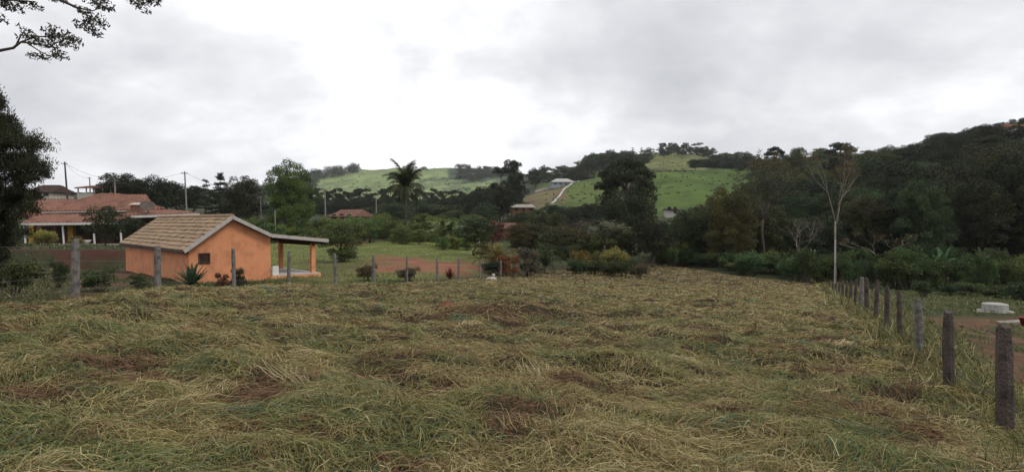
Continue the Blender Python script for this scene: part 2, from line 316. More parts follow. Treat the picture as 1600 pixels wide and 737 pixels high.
def hay():
    rs = np.random.RandomState(11); n = 760000
    Y = np.exp(rs.uniform(math.log(2.6), math.log(98), n)); u = rs.uniform(-1, 1, n); X = u*(.98*Y+1.6)
    X = np.r_[X, rs.uniform(-12, 6, 60000), rs.uniform(-12, -4, 60000)]; Y = np.r_[Y, rs.uniform(-4, 3.5, 60000), rs.uniform(-4, 11, 60000)]
    k = (side(LF, X, Y) > -.2) & (side(RF, X, Y) < .5) & (Y < back_edge(X, Y)+2); X = X[k]; Y = Y[k]; n = len(X)
    big = fbm(X*.22+2, Y*.22, 3); g = fbm(X*1.1+31, Y*1.5+9, 3); br = fbm(X*1.3+77, Y*1.9+1, 3)
    th = fbm(X*.42+5, Y*.42+60, 3)*11+rs.normal(0, .95, n)
    d = np.hypot(X, Y)
    Ln = rs.uniform(.09, .34, n)**1.1*(1+.004*d); Wd = np.maximum(rs.uniform(.0028, .0070, n), d*.00062*rs.uniform(.7, 1.3, n))
    pg = np.clip(.34+.42*np.exp(-Y/7)+(.5-big)*1.2+(g-.5)*2.6-.006*Y-.02*X*(X > 0), .06, .85); pb = np.clip((br-.555)*7, .05, .85)
    pb = np.maximum(pb, .8*np.exp(-((X+.6)**2+(Y-15.2)**2)/2.2))
    kb = rs.rand(n) > .6*np.clip((br-.57)*9, 0, 1)
    X, Y, big, g, br, th, d, Ln, Wd, pg, pb = [a_[kb] for a_ in (X, Y, big, g, br, th, d, Ln, Wd, pg, pb)]; n = len(X)
    q = rs.rand(n); col = pick(rs, STRAW, n); col = np.where((q < pg)[:, None], pick(rs, GREEN, n), col)
    col = np.where((rs.rand(n) < pb)[:, None], pick(rs, BROWN, n), col)
    up = np.where(rs.rand(n) < .03, rs.uniform(.3, .85, n), rs.uniform(-.06, .08, n))
    up = np.where((g > .66) & (rs.rand(n) < .15), rs.uniform(.3, .8, n), up); Ln = np.where(up > .25, Ln*.6, Ln)
    arch = rs.uniform(0, .045, n); lift = rs.uniform(-.02, .06, n)+.06*np.clip(fbm(X*2.6, Y*2.6, 2)-.45, 0, 1)*4*rs.rand(n)
    blades('mown_grass', 'cut straw and green grass lying in tangled swaths over the sloping field', X, Y, th, Ln, Wd, arch, lift, col, 3, up)
    nt_ = 430; k = 42; Yt = np.exp(rs.uniform(math.log(2.8), math.log(40), nt_)); Xt = rs.uniform(-1, 1, nt_)*(.95*Yt+1.2)
    ok = (side(LF, Xt, Yt) > .2) & (side(RF, Xt, Yt) < -.1); Xt = Xt[ok]; Yt = Yt[ok]; nt_ = len(Xt); at_ = rs.uniform(0, 6.28, nt_); pt_ = rs.rand(nt_)
    X = np.repeat(Xt, k)+rs.normal(0, .13, nt_*k); Y = np.repeat(Yt, k)+rs.normal(0, .10, nt_*k); n = nt_*k; d = np.hypot(X, Y)
    col = np.where((np.repeat(pt_, k) < .55)[:, None], pick(rs, np.repeat(GREEN[rs.randint(0, 4, nt_)], k, 0), n) if 0 else np.repeat(GREEN[rs.randint(0, 4, nt_)], k, 0)*rs.uniform(.7, 1.25, (n, 1)), np.repeat(STRAW[rs.randint(0, 4, nt_)], k, 0)*rs.uniform(.75, 1.2, (n, 1)))
    blades('hay_tufts', 'longer combed tufts of green and dry cut grass lying across the field', X, Y, np.repeat(at_, k)+rs.normal(0, .28, n), rs.uniform(.20, .50, n), np.maximum(rs.uniform(.0035, .007, n), d*.001), rs.uniform(.01, .07, n), rs.uniform(.0, .06, n), col, 4, np.repeat(rs.uniform(-.05, .14, nt_), k)*rs.uniform(.5, 1, n))
    # standing grass left along the right fence and the verge
    n = 42000; t = rs.rand(n)**1.6; s_ = t*88-6; d0 = RF[2]-RF[1]; d0 = d0/np.hypot(*d0); off = rs.normal(.35, .55, n)+np.abs(rs.normal(0, .6, n))
    X = RF[1][0]+d0[0]*s_+d0[1]*off; Y = RF[1][1]+d0[1]*s_-d0[0]*off
    d = np.hypot(X, Y); Ln = rs.uniform(.18, .5, n)*(.5+1.0*fbm(X*.8, Y*.8)); Wd = np.maximum(rs.uniform(.005, .011, n), d*.0011)
    col = np.where((rs.rand(n) < .3)[:, None], pick(rs, STRAW, n), pick(rs, GREEN*.72, n))
    blades('verge_grass', 'green uncut grass standing along the right-hand fence beside the track', X, Y, rs.uniform(0, 6.28, n), Ln, Wd, np.zeros(n), np.zeros(n), col, 3, rs.uniform(.5, .97, n))
    # rough grass beyond the far fence and over the lawn
    n = 150000; Y = np.exp(rs.uniform(math.log(6), math.log(104), n)); X = rs.uniform(-.80, 1.05, n)*Y
    X = np.r_[X, rs.uniform(-34, -10, 50000), rs.uniform(4, 26, 30000)]; Y = np.r_[Y, rs.uniform(-8, 24, 50000), rs.uniform(-5, 14, 30000)]
    k = (side(LF, X, Y) < .4) | (side(RF, X, Y) > 1.5)
    zc = zone(X, Y); k &= (zc[:, 1] > zc[:, 0]*.98) & ((Y < 66) | (X < .58*Y)); X = X[k]; Y = Y[k]; zc = zc[k]; n = len(X)
    Ln = rs.uniform(.10, .30, n)*(.4+1.3*fbm(X*.3, Y*.3)); Wd = np.maximum(.009, Y*.0011)
    Ln = np.where((X > -.40*Y) & (X < -.05*Y) & (Y > 40), Ln*.5, Ln)
    col = zc*rs.uniform(.8, 1.5, (n, 1)); col = np.where((rs.rand(n) < .12)[:, None], pick(rs, STRAW*.8, n), col)
    blades('lawn_grass', 'short green grass of the lawn and banks beyond the field', X, Y, rs.uniform(0, 6.28, n), Ln, Wd, np.zeros(n), np.zeros(n), col, 2, rs.uniform(.4, .95, n))
hay()

# ------------------------------------------------------------------ plants
def leaf_quads(C, D, Nn, Ln, Wd):
    s = np.cross(D, Nn); s /= np.linalg.norm(s, axis=1, keepdims=True)+1e-9
    V = np.stack([C-D*Ln[:, None]/2, C+s*Wd[:, None]/2, C+D*Ln[:, None]/2, C-s*Wd[:, None]/2], 1).reshape(-1, 3)
    return V, np.arange(len(V)).reshape(-1, 4)
def rdir(rs, n):
    d = rs.normal(size=(n, 3)); return d/np.linalg.norm(d, axis=1, keepdims=True)
def leaf_cloud(name, rs, clumps, n, size, droop=0.0, aspect=.55, shell=.45, m=None):
    """clumps: (centre, radii) ; leaves fill each clump, denser near its surface"""
    cc = np.array([c for c, r in clumps]); cr = np.array([np.broadcast_to(r, 3) for c, r in clumps])
    w = cr.prod(1)**(2/3.); pk = rs.choice(len(cc), n, p=w/w.sum())
    d = rdir(rs, n); d[:, 2] = np.where(d[:, 2] < -.3, -d[:, 2]*rs.uniform(-.6, 1, n), d[:, 2])
    rad = shell+(1-shell)*rs.rand(n)**.6+np.abs(rs.normal(0, .10 if shell > 0 else .28, n)); C = cc[pk]+d*cr[pk]*rad[:, None]
    D = rdir(rs, n); D[:, 2] -= droop; D /= np.linalg.norm(D, axis=1, keepdims=True)
    Nn = rdir(rs, n)+d*.5; cv = rs.rand(len(cc))
    v = np.clip(.62*cv[pk]+.38*rs.rand(n), 0, 1)
    Ln = size*rs.uniform(.6, 1.4, n); V, Fq = leaf_quads(C, D, Nn, Ln, Ln*aspect)
    return np_mesh(name, V, Fq, m or M['leaf'], v)
def limb(mb, a, b, r0, r1, rs, sag=.1, n=4, sides=6):
    a, b = np.array(a, float), np.array(b, float); ln = np.linalg.norm(b-a); pts = []
    for i in range(n+1):
        t = i/n; p = a*(1-t)+b*t+np.array([rs.normal(0, .04), rs.normal(0, .04), 0])*ln*math.sin(math.pi*t); p[2] += math.sin(math.pi*t)*sag*ln; pts.append(p)
    mb.tube(pts, [r0*(1-i/n)+r1*i/n for i in range(n+1)], sides)
    return pts
def broadleaf(seed, H=10., Rr=4., base=.22, ncl=26, nleaf=7000, leaf=.30, tr=.22, squash=1.0, droop=.1, crown_pow=1.0, lean=0., shell=.45, cl=(.20, .40)):
    rs = np.random.RandomState(seed); tm = MB(); clumps = []; zc = H*(base+1)/2; hz = H*(1-base)/2
    top = (lean*.8, 0, H*.82); limb(tm, (0, 0, -.6), top, tr, tr*.3, rs, 0, 6, 8)
    for i in range(ncl):
        k = (i+.5)/ncl; zz = 1-2*k; a = i*2.399+rs.uniform(-.5, .5); rho = math.sqrt(max(0, 1-zz*zz))**crown_pow
        q = rs.uniform(.62, .98); f = rs.uniform(.8, 1.12)
        c = np.array([math.cos(a)*rho*Rr*q*f, math.sin(a)*rho*Rr*q*f, zc+zz*hz*squash*rs.uniform(.72, .88)])
        c[0] += lean*(c[2]/H)**2; r = Rr*rs.uniform(*cl); clumps.append((c, (r, r, r*rs.uniform(.6, .85))))
        h0 = max(H*base*.7, min(c[2]-.1*H, H*.8)*rs.uniform(.6, .85))
        if i % 2 == 0: limb(tm, (lean*(h0/H)**1.2*.9, 0, h0), c, tr*.42, tr*.1, rs, .06, 3, 5)
    clumps += [((lean*.3, 0, zc), (Rr*.55, Rr*.55, hz*.66)), ((lean*.3, 0, zc+hz*.4), (Rr*.42, Rr*.42, hz*.38)), ((lean*.3, 0, zc-hz*.35), (Rr*.55, Rr*.55, hz*.4))]
    return tm.mesh('trunk', M['bark'], True), leaf_cloud('crown', rs, clumps, nleaf, leaf, droop, shell=shell), H, Rr
def eucalypt(seed, H=14., Rr=3.4, n=9000):
    rs = np.random.RandomState(seed); tm = MB(); clumps = []
    limb(tm, (0, 0, -.6), (.3, 0, H*.9), .22, .05, rs, 0, 6, 8)
    for i in range(30):
        h = H*rs.uniform(.22, .97); a = rs.uniform(0, 6.28); k = Rr*rs.uniform(.25, .85)*(1.15-.55*(h/H-.4)/.6)
        c = np.array([math.cos(a)*k, math.sin(a)*k, h]); r = rs.uniform(.7, 1.45); clumps.append((c, (r, r, r*.95)))
        limb(tm, (.2*h/H, 0, h-rs.uniform(.8, 2.2)), c, .08, .02, rs, .05, 3, 5)
    return tm.mesh('trunk', M['bark'], True), leaf_cloud('crown', rs, clumps, n, .30, .4), H, Rr
def umbrella(seed, H=14., Rr=4.5, n=9000):
    rs = np.random.RandomState(seed); tm = MB(); clumps = []
    limb(tm, (0, 0, -.6), (.2, 0, H*.86), .3, .12, rs, 0, 6, 8)
    for i in range(34):
        a = i*2.4; k = Rr*math.sqrt((i+.5)/34); h = H*(.97-.20*(k/Rr)**2)-abs(rs.normal(0, .09))*H
        c = np.array([math.cos(a)*k, math.sin(a)*k, h]); r = rs.uniform(.8, 1.3); clumps.append((c, (r, r, r*.8)))
        if i % 2: limb(tm, (.15, 0, h-rs.uniform(1.5, 4)), c, .10, .02, rs, .05, 3, 5)
    return tm.mesh('trunk', M['bark'], True), leaf_cloud('crown', rs, clumps, n, .32, .2), H, Rr
def conifer(seed, H=11., Rr=3., tiers=10, n=12000, base=.15):
    rs = np.random.RandomState(seed); tm = MB(); clumps = []
    limb(tm, (0, 0, -.5), (0, 0, H*.98), .20, .03, rs, 0, 6, 8)
    for t in range(tiers):
        f = t/(tiers-1); h = H*(base+(.97-base)*f)+rs.normal(0, .12); rr = Rr*(1-.82*f)*rs.uniform(.85, 1.1)
        for j in range(7):
            a = j*.898+t+rs.uniform(-.2, .2); q = rr*rs.uniform(.8, 1.05); tip = np.array([math.cos(a)*q, math.sin(a)*q, h-.10*rr+.2+rs.normal(0, .28)])
            limb(tm, (0, 0, h), tip, .05, .015, rs, .08, 3, 4)
            for m_ in (.45, .72, .97): clumps.append((tip*m_+np.array([0, 0, h])*(1-m_), (.20*rr+.22, .20*rr+.22, .30)))
    return tm.mesh('trunk', M['bark'], True), leaf_cloud('crown', rs, clumps, n, .26, .1, .4), H, Rr
def shrub(seed, H=2.4, Rr=1.6, n=3500, leaf=.17, spike=0.):
    rs = np.random.RandomState(seed); tm = MB(); clumps = []
    for i in range(15):
        a = rs.uniform(0, 6.28); k = Rr*math.sqrt(rs.rand())*.8; h = H*rs.uniform(.25, .86)*(1-.35*(k/Rr)**2)
        c = np.array([math.cos(a)*k, math.sin(a)*k, h]); r = Rr*rs.uniform(.22, .40); clumps.append((c, (r, r, r*rs.uniform(.7, 1.2))))
        limb(tm, (c[0]*.15, c[1]*.15, -.2), c, .04, .012, rs, .02, 3, 5)
    return tm.mesh('stem', M['bark'], True), leaf_cloud('foliage', rs, clumps, n, leaf, spike, shell=.25), H, Rr
def frond_set(rs, n, Ln, origin, el, width, curve, pinnate=True, seg=10):
    """arching fronds; each is a midrib with leaflets (palm) or one broad torn blade (banana)"""
    Vs, Fs, vv = [], [], []; o = 0; origin = np.array(origin)
    for i in range(n):
        a = i*2.399+rs.uniform(-.3, .3); e = rs.uniform(*el); l = Ln*rs.uniform(.75, 1.1); h = np.array([math.cos(a), math.sin(a), 0]); s = np.array([-h[1], h[0], 0])
        p = origin.copy(); pts = [p.copy()]; dirs = []
        for k in range(seg):
            ee = e-curve*(k/seg)**1.3*rs.uniform(.9, 1.1); d = h*math.cos(ee)+np.array([0, 0, math.sin(ee)]); p = p+d*l/seg; pts.append(p.copy()); dirs.append(d)
        bv = rs.rand()
        for k in range(seg):
            a0, a1, d = pts[k], pts[k+1], dirs[k]; up = np.cross(s, d)
            t = (k+.5)/seg; prof = math.sin(math.pi*min(1, .08+t*.92))**.6
            if pinnate:
                Vs += [a0-s*.02, a0+s*.02, a1+s*.015, a1-s*.015]; Fs.append([o, o+1, o+2, o+3]); vv.append(.1); o += 4
                for sg in (-1, 1):
                    for q in (.15, .4, .65, .9):
                        b = a0*(1-q)+a1*q; tip = b+s*sg*width*prof*rs.uniform(.8, 1.1)+d*width*.55-np.array([0, 0, 1])*width*rs.uniform(.1, .55); w = d*.034*Ln/3
                        Vs += [b-w, b+w, tip+w*.3, tip-w*.3]; Fs.append([o, o+1, o+2, o+3]); vv.append(np.clip(.3*bv+.7*rs.rand(), 0, 1)); o += 4
            else:
                for sg in (-1, 1):
                    w0 = width*math.sin(math.pi*min(1, .1+k/seg*.9))**.5; w1 = width*max(0.05, math.sin(math.pi*min(1, .1+(k+1)/seg*.9)))**.5
                    dz = -np.array([0, 0, 1])*width*rs.uniform(.1, .5); g = rs.uniform(.82, 1)
                    Vs += [a0, a1, a1*g+a0*(1-g)+s*sg*w1+dz*w1/width, a0+s*sg*w0+dz*w0/width]; Fs.append([o, o+1, o+2, o+3]); vv.append(np.clip(.4+.6*bv*rs.rand()+.2*rs.rand(), 0, 1)); o += 4
    return np.array(Vs), np.array(Fs), np.array(vv)
def palm(seed, H=8., Rr=3.2, n=46):
    rs = np.random.RandomState(seed); tm = MB(); tm.tube([(0, 0, -.5), (.06, .02, (H-2)*.5), (0, 0, H-2)], [.18, .14, .13], 9)
    V, Fq, v = frond_set(rs, n, 3.8, (0, 0, H-2), (-.25, 1.5), .80, 1.05)
    return tm.mesh('trunk', M['bark'], True), np_mesh('crown', V, Fq, M['leaf'], v), H, Rr
def low_palm(seed, H=2.2, Rr=1.9, n=26):
    rs = np.random.RandomState(seed); tm = MB(); limb(tm, (0, 0, -.3), (0, 0, .5), .16, .12, rs, 0, 3, 8)
    V, Fq, v = frond_set(rs, n, 2.3, (0, 0, .5), (.25, 1.5), .42, 1.5)
    return tm.mesh('stem', M['bark'], True), np_mesh('foliage', V, Fq, M['leaf'], v), H, Rr
def banana(seed, H=3.6, Rr=1.9):
    rs = np.random.RandomState(seed); tm = MB(); Vs, Fs, vs, o = [], [], [], 0
    for k in range(4):
        b = rs.uniform(-.8, .8, 2)*(k > 0); h = H*rs.uniform(.40, .6); limb(tm, (b[0], b[1], -.3), (b[0]*1.2, b[1]*1.2, h), .11, .07, rs, 0, 3, 7)
        V, Fq, v = frond_set(rs, 8, H*.58, (b[0]*1.2, b[1]*1.2, h), (.35, 1.45), .24, 1.2, False, 7); Vs.append(V); Fs.append(Fq+o); vs.append(v); o += len(V)
    return tm.mesh('stem', M['bark'], True), np_mesh('foliage', np.concatenate(Vs), np.concatenate(Fs), M['leaf'], np.concatenate(vs)), H, Rr
def agave(seed, H=1.0, Rr=.8):
    rs = np.random.RandomState(seed); V, Fq, v = frond_set(rs, 42, 1.05, (0, 0, .08), (.15, 1.5), .075, .25, False, 5)
    tm = MB(); limb(tm, (0, 0, -.2), (0, 0, .2), .12, .08, rs, 0, 2, 8)
    return tm.mesh('stem', M['bark'], True), np_mesh('foliage', V, Fq, M['leaf'], v), H, Rr
def bare(seed, H=12., Rr=3.2, forks=6, first=.42, nleaf=350, m='pale_bark', spread=1.0):
    rs = np.random.RandomState(seed); tm = MB(); ends = []
    limb(tm, (0, 0, -.5), (0, 0, H*first), .17, .12, rs, 0, 4, 8)
    def grow(a, d, ln, r, lv):
        b = a+d*ln; limb(tm, a, b, r, r*.55, rs, .03, 3, 6)
        if lv == 0 or r < .012: ends.append(b); return
        for k in range(3 if lv > 2 else 2):
            dd = d+rs.normal(0, .42*spread, 3); dd[2] = abs(dd[2])*.75+.22; dd /= np.linalg.norm(dd); grow(b if k else a+d*ln*rs.uniform(.55, 1), dd, ln*rs.uniform(.6, .8), r*.56, lv-1)
    for k in range(forks):
        a = k*2.4; h = H*(first-.12*rs.rand()*(k > 1)); d = np.array([math.cos(a)*.55*spread, math.sin(a)*.4*spread, rs.uniform(.75, 1.1)]); d /= np.linalg.norm(d); grow(np.array([0, 0, h]), d, H*.24, .075, 4)
    cl = [(e, (.35, .35, .25)) for e in ends]
    return tm.mesh('trunk', M[m], True), leaf_cloud('crown', rs, cl, nleaf, .16, .3), H, Rr
PR = {
 'broad': [broadleaf(1), broadleaf(2, ncl=30, base=.15), broadleaf(3, Rr=4.4, ncl=22, base=.25), broadleaf(4, ncl=36, base=.1, cl=(.16, .30), nleaf=8000), broadleaf(5, Rr=3.6, ncl=24, base=.3, crown_pow=.8)],
 'tall': [eucalypt(11), eucalypt(12)], 'umbrella': [umbrella(21)], 'conifer': [conifer(31), conifer(32, 11, 2.6, 8, 5000, .3)],
 'shrub': [shrub(41), shrub(42, 2.4, 1.8), shrub(43, 2.8, 1.4), shrub(44, 2.2, 1.7, 4500, .13)], 'palm': [palm(51)], 'low_palm': [low_palm(52)],
 'banana': [banana(61), banana(62)], 'agave': [agave(71)], 'bare': [bare(81, forks=3, nleaf=2600, first=.50, spread=.72), bare(82, 12, 2.6, 4, .5, 2600, 'bark', .7), bare(83, 8, 2.4, 3, .3, 700, 'pale_bark', 1.1), bare(86, 8, 2.0, 2, .3, 500, 'pale_bark', 1.2)],
 'twiggy': [bare(84, 7, 3.0, 7, .25, 2600, 'bark', 1.3)],
 'dense': [broadleaf(91, 10, 4, .02, 60, 19000, .21, cl=(.15, .30)), broadleaf(92, 10, 4.2, .0, 90, 32000, .20, cl=(.16, .28), crown_pow=.5)],
}
FLOR = ('shrub', 'low_palm', 'banana', 'agave')
def plant(kind, px, Y, ytop, wpx, label, cat='tree', name=None, tint=(.05, .065, .025), group=None, var=None, jit=.12, dz=0, H=None):
    lst = PR[kind]; i = random.randrange(len(lst)) if var is None else var; tm, cm, h0, r0 = lst[i]
    g = G(px, Y); h = H or max(.3, -(ytop-HZ)/F*Y-g.z+dz); w = wpx/F*Y/2
    if kind not in FLOR and kind not in ('bare', 'palm', 'twiggy'):
        k_ = {'broad': 1.9, 'dense': 1.9, 'tall': 3.3, 'umbrella': 2.6, 'conifer': 3.0}[kind]
        if h < k_*w: dz += k_*w-h; h = k_*w
    root = thing(name or {'tree': 'tree', 'shrub': 'shrub', 'palm': 'palm_tree', 'banana plant': 'banana_plant'}.get(cat, 'tree'), label, cat, (g.x, g.y, g.z-dz), group, random.uniform(0, 6.28))
    root.scale = (w/r0, w/r0, h/h0)
    k = random.uniform(1-jit, 1+jit); kk = random.uniform(-.12, .12)*jit/.12
    t = link(tm.name.split('.')[0], tm, root); c = link(cm.name.split('.')[0], cm, root)
    c.color = (tint[0]*k*(1+kk), tint[1]*k, tint[2]*k*(1-kk*.5), 1)
    return root
DK = (.052, .068, .028); DD = (.030, .038, .019); MG = (.10, .138, .044); BR = (.08, .12, .034); OL = (.085, .085, .035); BN = (.10, .075, .045)
def scatter(kind, px0, px1, n, Yr, yt, w, label, group, cat='tree', tint=DK, jx=.4, jy=5, name=None, jit=.2):
    for i in range(n):
        px = px0+(px1-px0)*(i+.5+random.uniform(-jx, jx))/n; y = yt(px) if callable(yt) else yt
        plant(random.choice(kind) if isinstance(kind, tuple) else kind, px, random.uniform(*Yr), y+random.uniform(-jy, jy), w*random.uniform(.8, 1.25), label, cat, name, tint, group, jit=jit)

# --- left background
CED = 'dark wide-spreading tree in the row behind the red-roofed farmhouse'
gB = 'trees behind the farmhouse'
for px, Y, yt, w in ((168, 150, 284, 34), (190, 135, 270, 60), (220, 140, 277, 56), (248, 138, 276, 54), (276, 146, 284, 50), (303, 150, 290, 44), (205, 160, 280, 60), (260, 160, 282, 60)):
    plant('broad', px, Y, yt, w, CED, tint=DD, group=gB)
plant('conifer', 345, 150, 273, 46, 'tiered dark conifer rising above the trees behind the orange house', tint=DD, var=0)
plant('conifer', 322, 165, 283, 40, 'shorter conifer beside the tiered conifer, next to the utility pole', tint=DD, var=1)
plant('dense', 382, 118, 271, 66, 'large dark rounded tree between the conifer and the bright green tree', tint=DD, var=0)
plant('broad', 362, 124, 288, 46, 'smaller dark tree leaning on the left of the large rounded tree', tint=DD)
plant('dense', 452, 100, 249, 74, 'tall bright green tree with a full egg-shaped crown behind the orange house', tint=BR, var=1, jit=.02)
plant('broad', 482, 122, 292, 34, 'dark tree pressed against the right side of the tall bright green tree', tint=DK)
scatter('shrub', 235, 420, 12, (98, 112), lambda p: 330+(p-235)*.08, 42, 'low bush in the thicket behind the roofs', 'bushes behind the two houses', 'shrub', MG, jy=6)
scatter('shrub', 400, 520, 8, (88, 106), 352, 34, 'leafy bush behind the orange house below the bright tree', 'bushes below the bright tree', 'shrub', MG, jy=6)
scatter('broad', 400, 500, 6, (240, 330), 312, 34, 'far dark tree on the low ground behind the bright green tree', 'far trees behind the bright tree', tint=DK)
# --- eucalyptus belt and thicket behind the lawn
scatter('tall', 488, 765, 46, (300, 420), lambda p: 297+(p-490)*.01, 18, 'slender eucalyptus in the dark belt below the far grassy hill', 'eucalyptus belt below the far hill', tint=DD, jy=5, name='eucalyptus_tree')
scatter('broad', 488, 770, 36, (255, 300), 313, 24, 'dark bushy tree at the foot of the eucalyptus belt', 'dark trees below the eucalyptus belt', tint=DD, jy=5)
scatter('shrub', 496, 575, 7, (96, 110), 338, 30, 'tall bush in front of the tiled cottage', 'bushes before the tiled cottage', 'shrub', MG, jy=5)
scatter('broad', 560, 770, 16, (150, 230), lambda p: 322+(p-560)*.0, 44, 'dark tree in the thicket between the lawn and the eucalyptus belt', 'thicket trees beyond the lawn', tint=DK, jy=8)
scatter('shrub', 480, 760, 34, (96, 118), 346, 40, 'tall leafy bush at the back edge of the lawn', 'bushes along the back of the lawn', 'shrub', MG, jy=9)
scatter('broad', 560, 745, 9, (106, 124), 336, 44, 'rounded green tree just behind the bushes that edge the lawn', 'rounded trees behind the lawn bushes', tint=MG, jy=6)
plant('palm', 634, 106, 264, 66, 'tall palm with ragged arching fronds above the lawn thicket', 'palm', tint=(.04, .05, .022), var=0)
plant('broad', 533, 52, 343, 80, 'small leafy tree with a dark ivy-covered trunk standing on the lawn', tint=(.075, .10, .035), var=2)
plant('shrub', 533, 51, 400, 52, 'low dark bush around the foot of the small lawn tree', 'shrub', tint=DK, var=1, H=1.1)
for px, Y, yt, w, l in ((574, 92, 344, 26, 'narrow rounded bush alone on the back of the lawn, left of the palm'), (628, 90, 352, 44, 'small round tree at the lawn edge below the palm'), (655, 88, 356, 30, 'small bushy tree right of the round tree below the palm'), (692, 86, 352, 44, 'small dark tree under the banana leaves at the lawn edge')):
    plant('broad', px, Y, yt, w, l, tint=MG)
scatter('shrub', 684, 735, 4, (74, 78), 368, 30, 'low bush at the foot of the banana plants', 'bushes below the banana plants', 'shrub', MG, jy=3)
plant('banana', 704, 80, 338, 62, 'banana plant with broad upright leaves at the lawn edge', 'banana plant', tint=(.12, .16, .08), var=0)
plant('banana', 726, 84, 345, 44, 'smaller banana plant to the right of the broad-leaved one', 'banana plant', tint=(.09, .13, .06), var=1)
plant('broad', 742, 63, 340, 62, 'dark leaning tree with a bent trunk at the right end of the lawn', tint=DK, var=4)
plant('shrub', 757, 60, 378, 36, 'squat dark shrub beneath the leaning tree', 'shrub', tint=OL, var=2)
plant('broad', 770, 72, 344, 38, 'dark red leafed tree behind the fern-like palms', tint=(.085, .022, .02))
plant('shrub', 752, 118, 332, 50, 'bushy green crown behind the leaning tree', 'shrub', tint=MG)
plant('low_palm', 776, 50, 378, 66, 'low palm with arching yellow-brown fronds behind the fence', 'palm', 'palm_tree', tint=(.15, .125, .045), var=0)
plant('shrub', 793, 47, 392, 44, 'orange-red leafed bush beside the low palm', 'shrub', tint=(.20, .072, .03), var=0)
plant('shrub', 772, 46, 406, 40, 'dark green bush at the foot of the low palm', 'shrub', tint=DD, var=3)
plant('shrub', 826, 50, 384, 46, 'feathery grey-brown bush right of the orange bush', 'shrub', tint=(.10, .082, .06), var=2)
plant('low_palm', 851, 55, 378, 50, 'low palm with dark green arching fronds right of the feathery bush', 'palm', 'palm_tree', tint=DK, var=0)
# --- middle
scatter(('broad', 'dense'), 800, 910, 8, (76, 98), lambda p: 352-abs(p-850)*.02, 54, 'olive-brown bushy tree in the thicket behind the far fence posts', 'olive trees behind the far fence posts', tint=(.07, .066, .028), jy=8)
scatter('shrub', 815, 905, 7, (64, 72), 386, 36, 'dark bush at the foot of the olive trees', 'bushes below the olive trees', 'shrub', DK, jy=6)
plant('twiggy', 908, 118, 332, 50, 'leafless brown dome-shaped tree in the middle of the thicket', tint=(.065, .045, .038), var=0)
plant('bare', 945, 74, 352, 46, 'slim pale-trunked tree with a small leafy top before the big dark tree', tint=(.16, .18, .12), var=1)
plant('umbrella', 976, 118, 246, 84, 'tall dark flat-topped tree towering over the middle of the view', tint=DD, var=0)
plant('broad', 955, 122, 262, 46, 'dark tree filling the left side of the tall flat-topped tree', tint=DD)
plant('broad', 1003, 110, 268, 46, 'dark tree filling the right side of the tall flat-topped tree', tint=DD)
plant('dense', 985, 84, 292, 90, 'bushy dark tree standing in front of the tall flat-topped tree', tint=DD, var=0)
plant('dense', 1038, 92, 356, 60, 'low rounded dark tree in the gap right of the tall flat-topped tree', tint=DD, var=0)
plant('dense', 940, 88, 356, 60, 'low rounded dark tree beside the slim pale-trunked tree', tint=DD, var=0)
plant('broad', 1018, 78, 342, 68, 'low dark tree at the right foot of the bushy dark tree', tint=DD)
plant('broad', 962, 80, 350, 56, 'low dark tree at the left foot of the bushy dark tree', tint=DK)
plant('shrub', 906, 63, 384, 44, 'yellow-orange flowering shrub above the dark clipped hedge', 'shrub', tint=(.17, .13, .035), var=0)
plant('shrub', 962, 62, 385, 48, 'pale yellow shrub at the right above the dark hedge', 'shrub', tint=(.16, .15, .05), var=1)
plant('shrub', 935, 64, 390, 34, 'yellow-green shrub between the orange and the pale yellow shrubs', 'shrub', tint=(.12, .125, .045), var=3)
scatter('shrub', 884, 985, 7, (55, 58), 405, 34, 'dark bushy plant of the low hedge past the end of the far fence', 'dark hedge plants', 'shrub', DK, jy=3)
plant('shrub', 1000, 55, 413, 34, 'brown withered shrub at the right end of the dark hedge', 'shrub', tint=(.07, .055, .03), var=1)
scatter('shrub', 902, 962, 8, (84, 104), 372, 34, 'green bush between the leafless brown dome tree and the hedge', 'bushes below the brown dome tree', 'shrub', MG, jy=9)
scatter(('broad', 'shrub'), 1022, 1098, 9, (96, 170), lambda p: 352, 34, 'bushy tree in the hollow between the big dark tree and the right-hand wood', 'trees in the hollow', 'tree', DK, jy=14, name='hollow_tree')
scatter('shrub', 1025, 1100, 14, (80, 104), 374, 26, 'low leafy bush in the hollow left of the right-hand wood', 'bushes in the hollow', 'shrub', MG, jy=14)
# --- central hill
plant('tall', 797, 235, 249, 46, 'tall eucalyptus with an open crown on the shoulder of the hill', 'tree', 'eucalyptus_tree', tint=DD, var=0)
plant('tall', 782, 240, 262, 40, 'eucalyptus close to the left of the tall open-crowned one', 'tree', 'eucalyptus_tree', tint=DD, var=1)
plant('broad', 808, 238, 272, 30, 'rounded dark tree below the right side of the tall eucalyptus', tint=DD)
plant('broad', 836, 470, 263, 24, 'dark tree right of the tall eucalyptus beside the dirt terraces', tint=DD)
scatter('broad', 706, 790, 10, (190, 250), lambda p: 302-(p-706)*.10, 38, 'dark tree in the wood below the tall eucalyptus', 'wood below the tall eucalyptus', tint=DD, jy=7)
scatter('broad', 800, 880, 9, (150, 200), 333, 30, 'dark green tree on the slope below the dirt terraces', 'trees below the dirt terraces', tint=DK, jy=6)
scatter('broad', 862, 945, 8, (170, 225), 322, 40, 'dark tree along the lower edge of the central pasture', 'trees below the central pasture', tint=DD, jy=5)
scatter(('broad', 'tall'), 828, 925, 18, (560, 680), lambda p: 263-(p-828)*.06, 15, 'hazy tree on the saddle behind the white-roofed house', 'trees on the saddle behind the white-roofed house', tint=DK, jy=5)
scatter('dense', 880, 915, 3, (470, 520), lambda p: 268-(p-880)*.1, 40, 'rounded dark tree just above the white-roofed house', 'trees above the white-roofed house', tint=DD, jy=3)
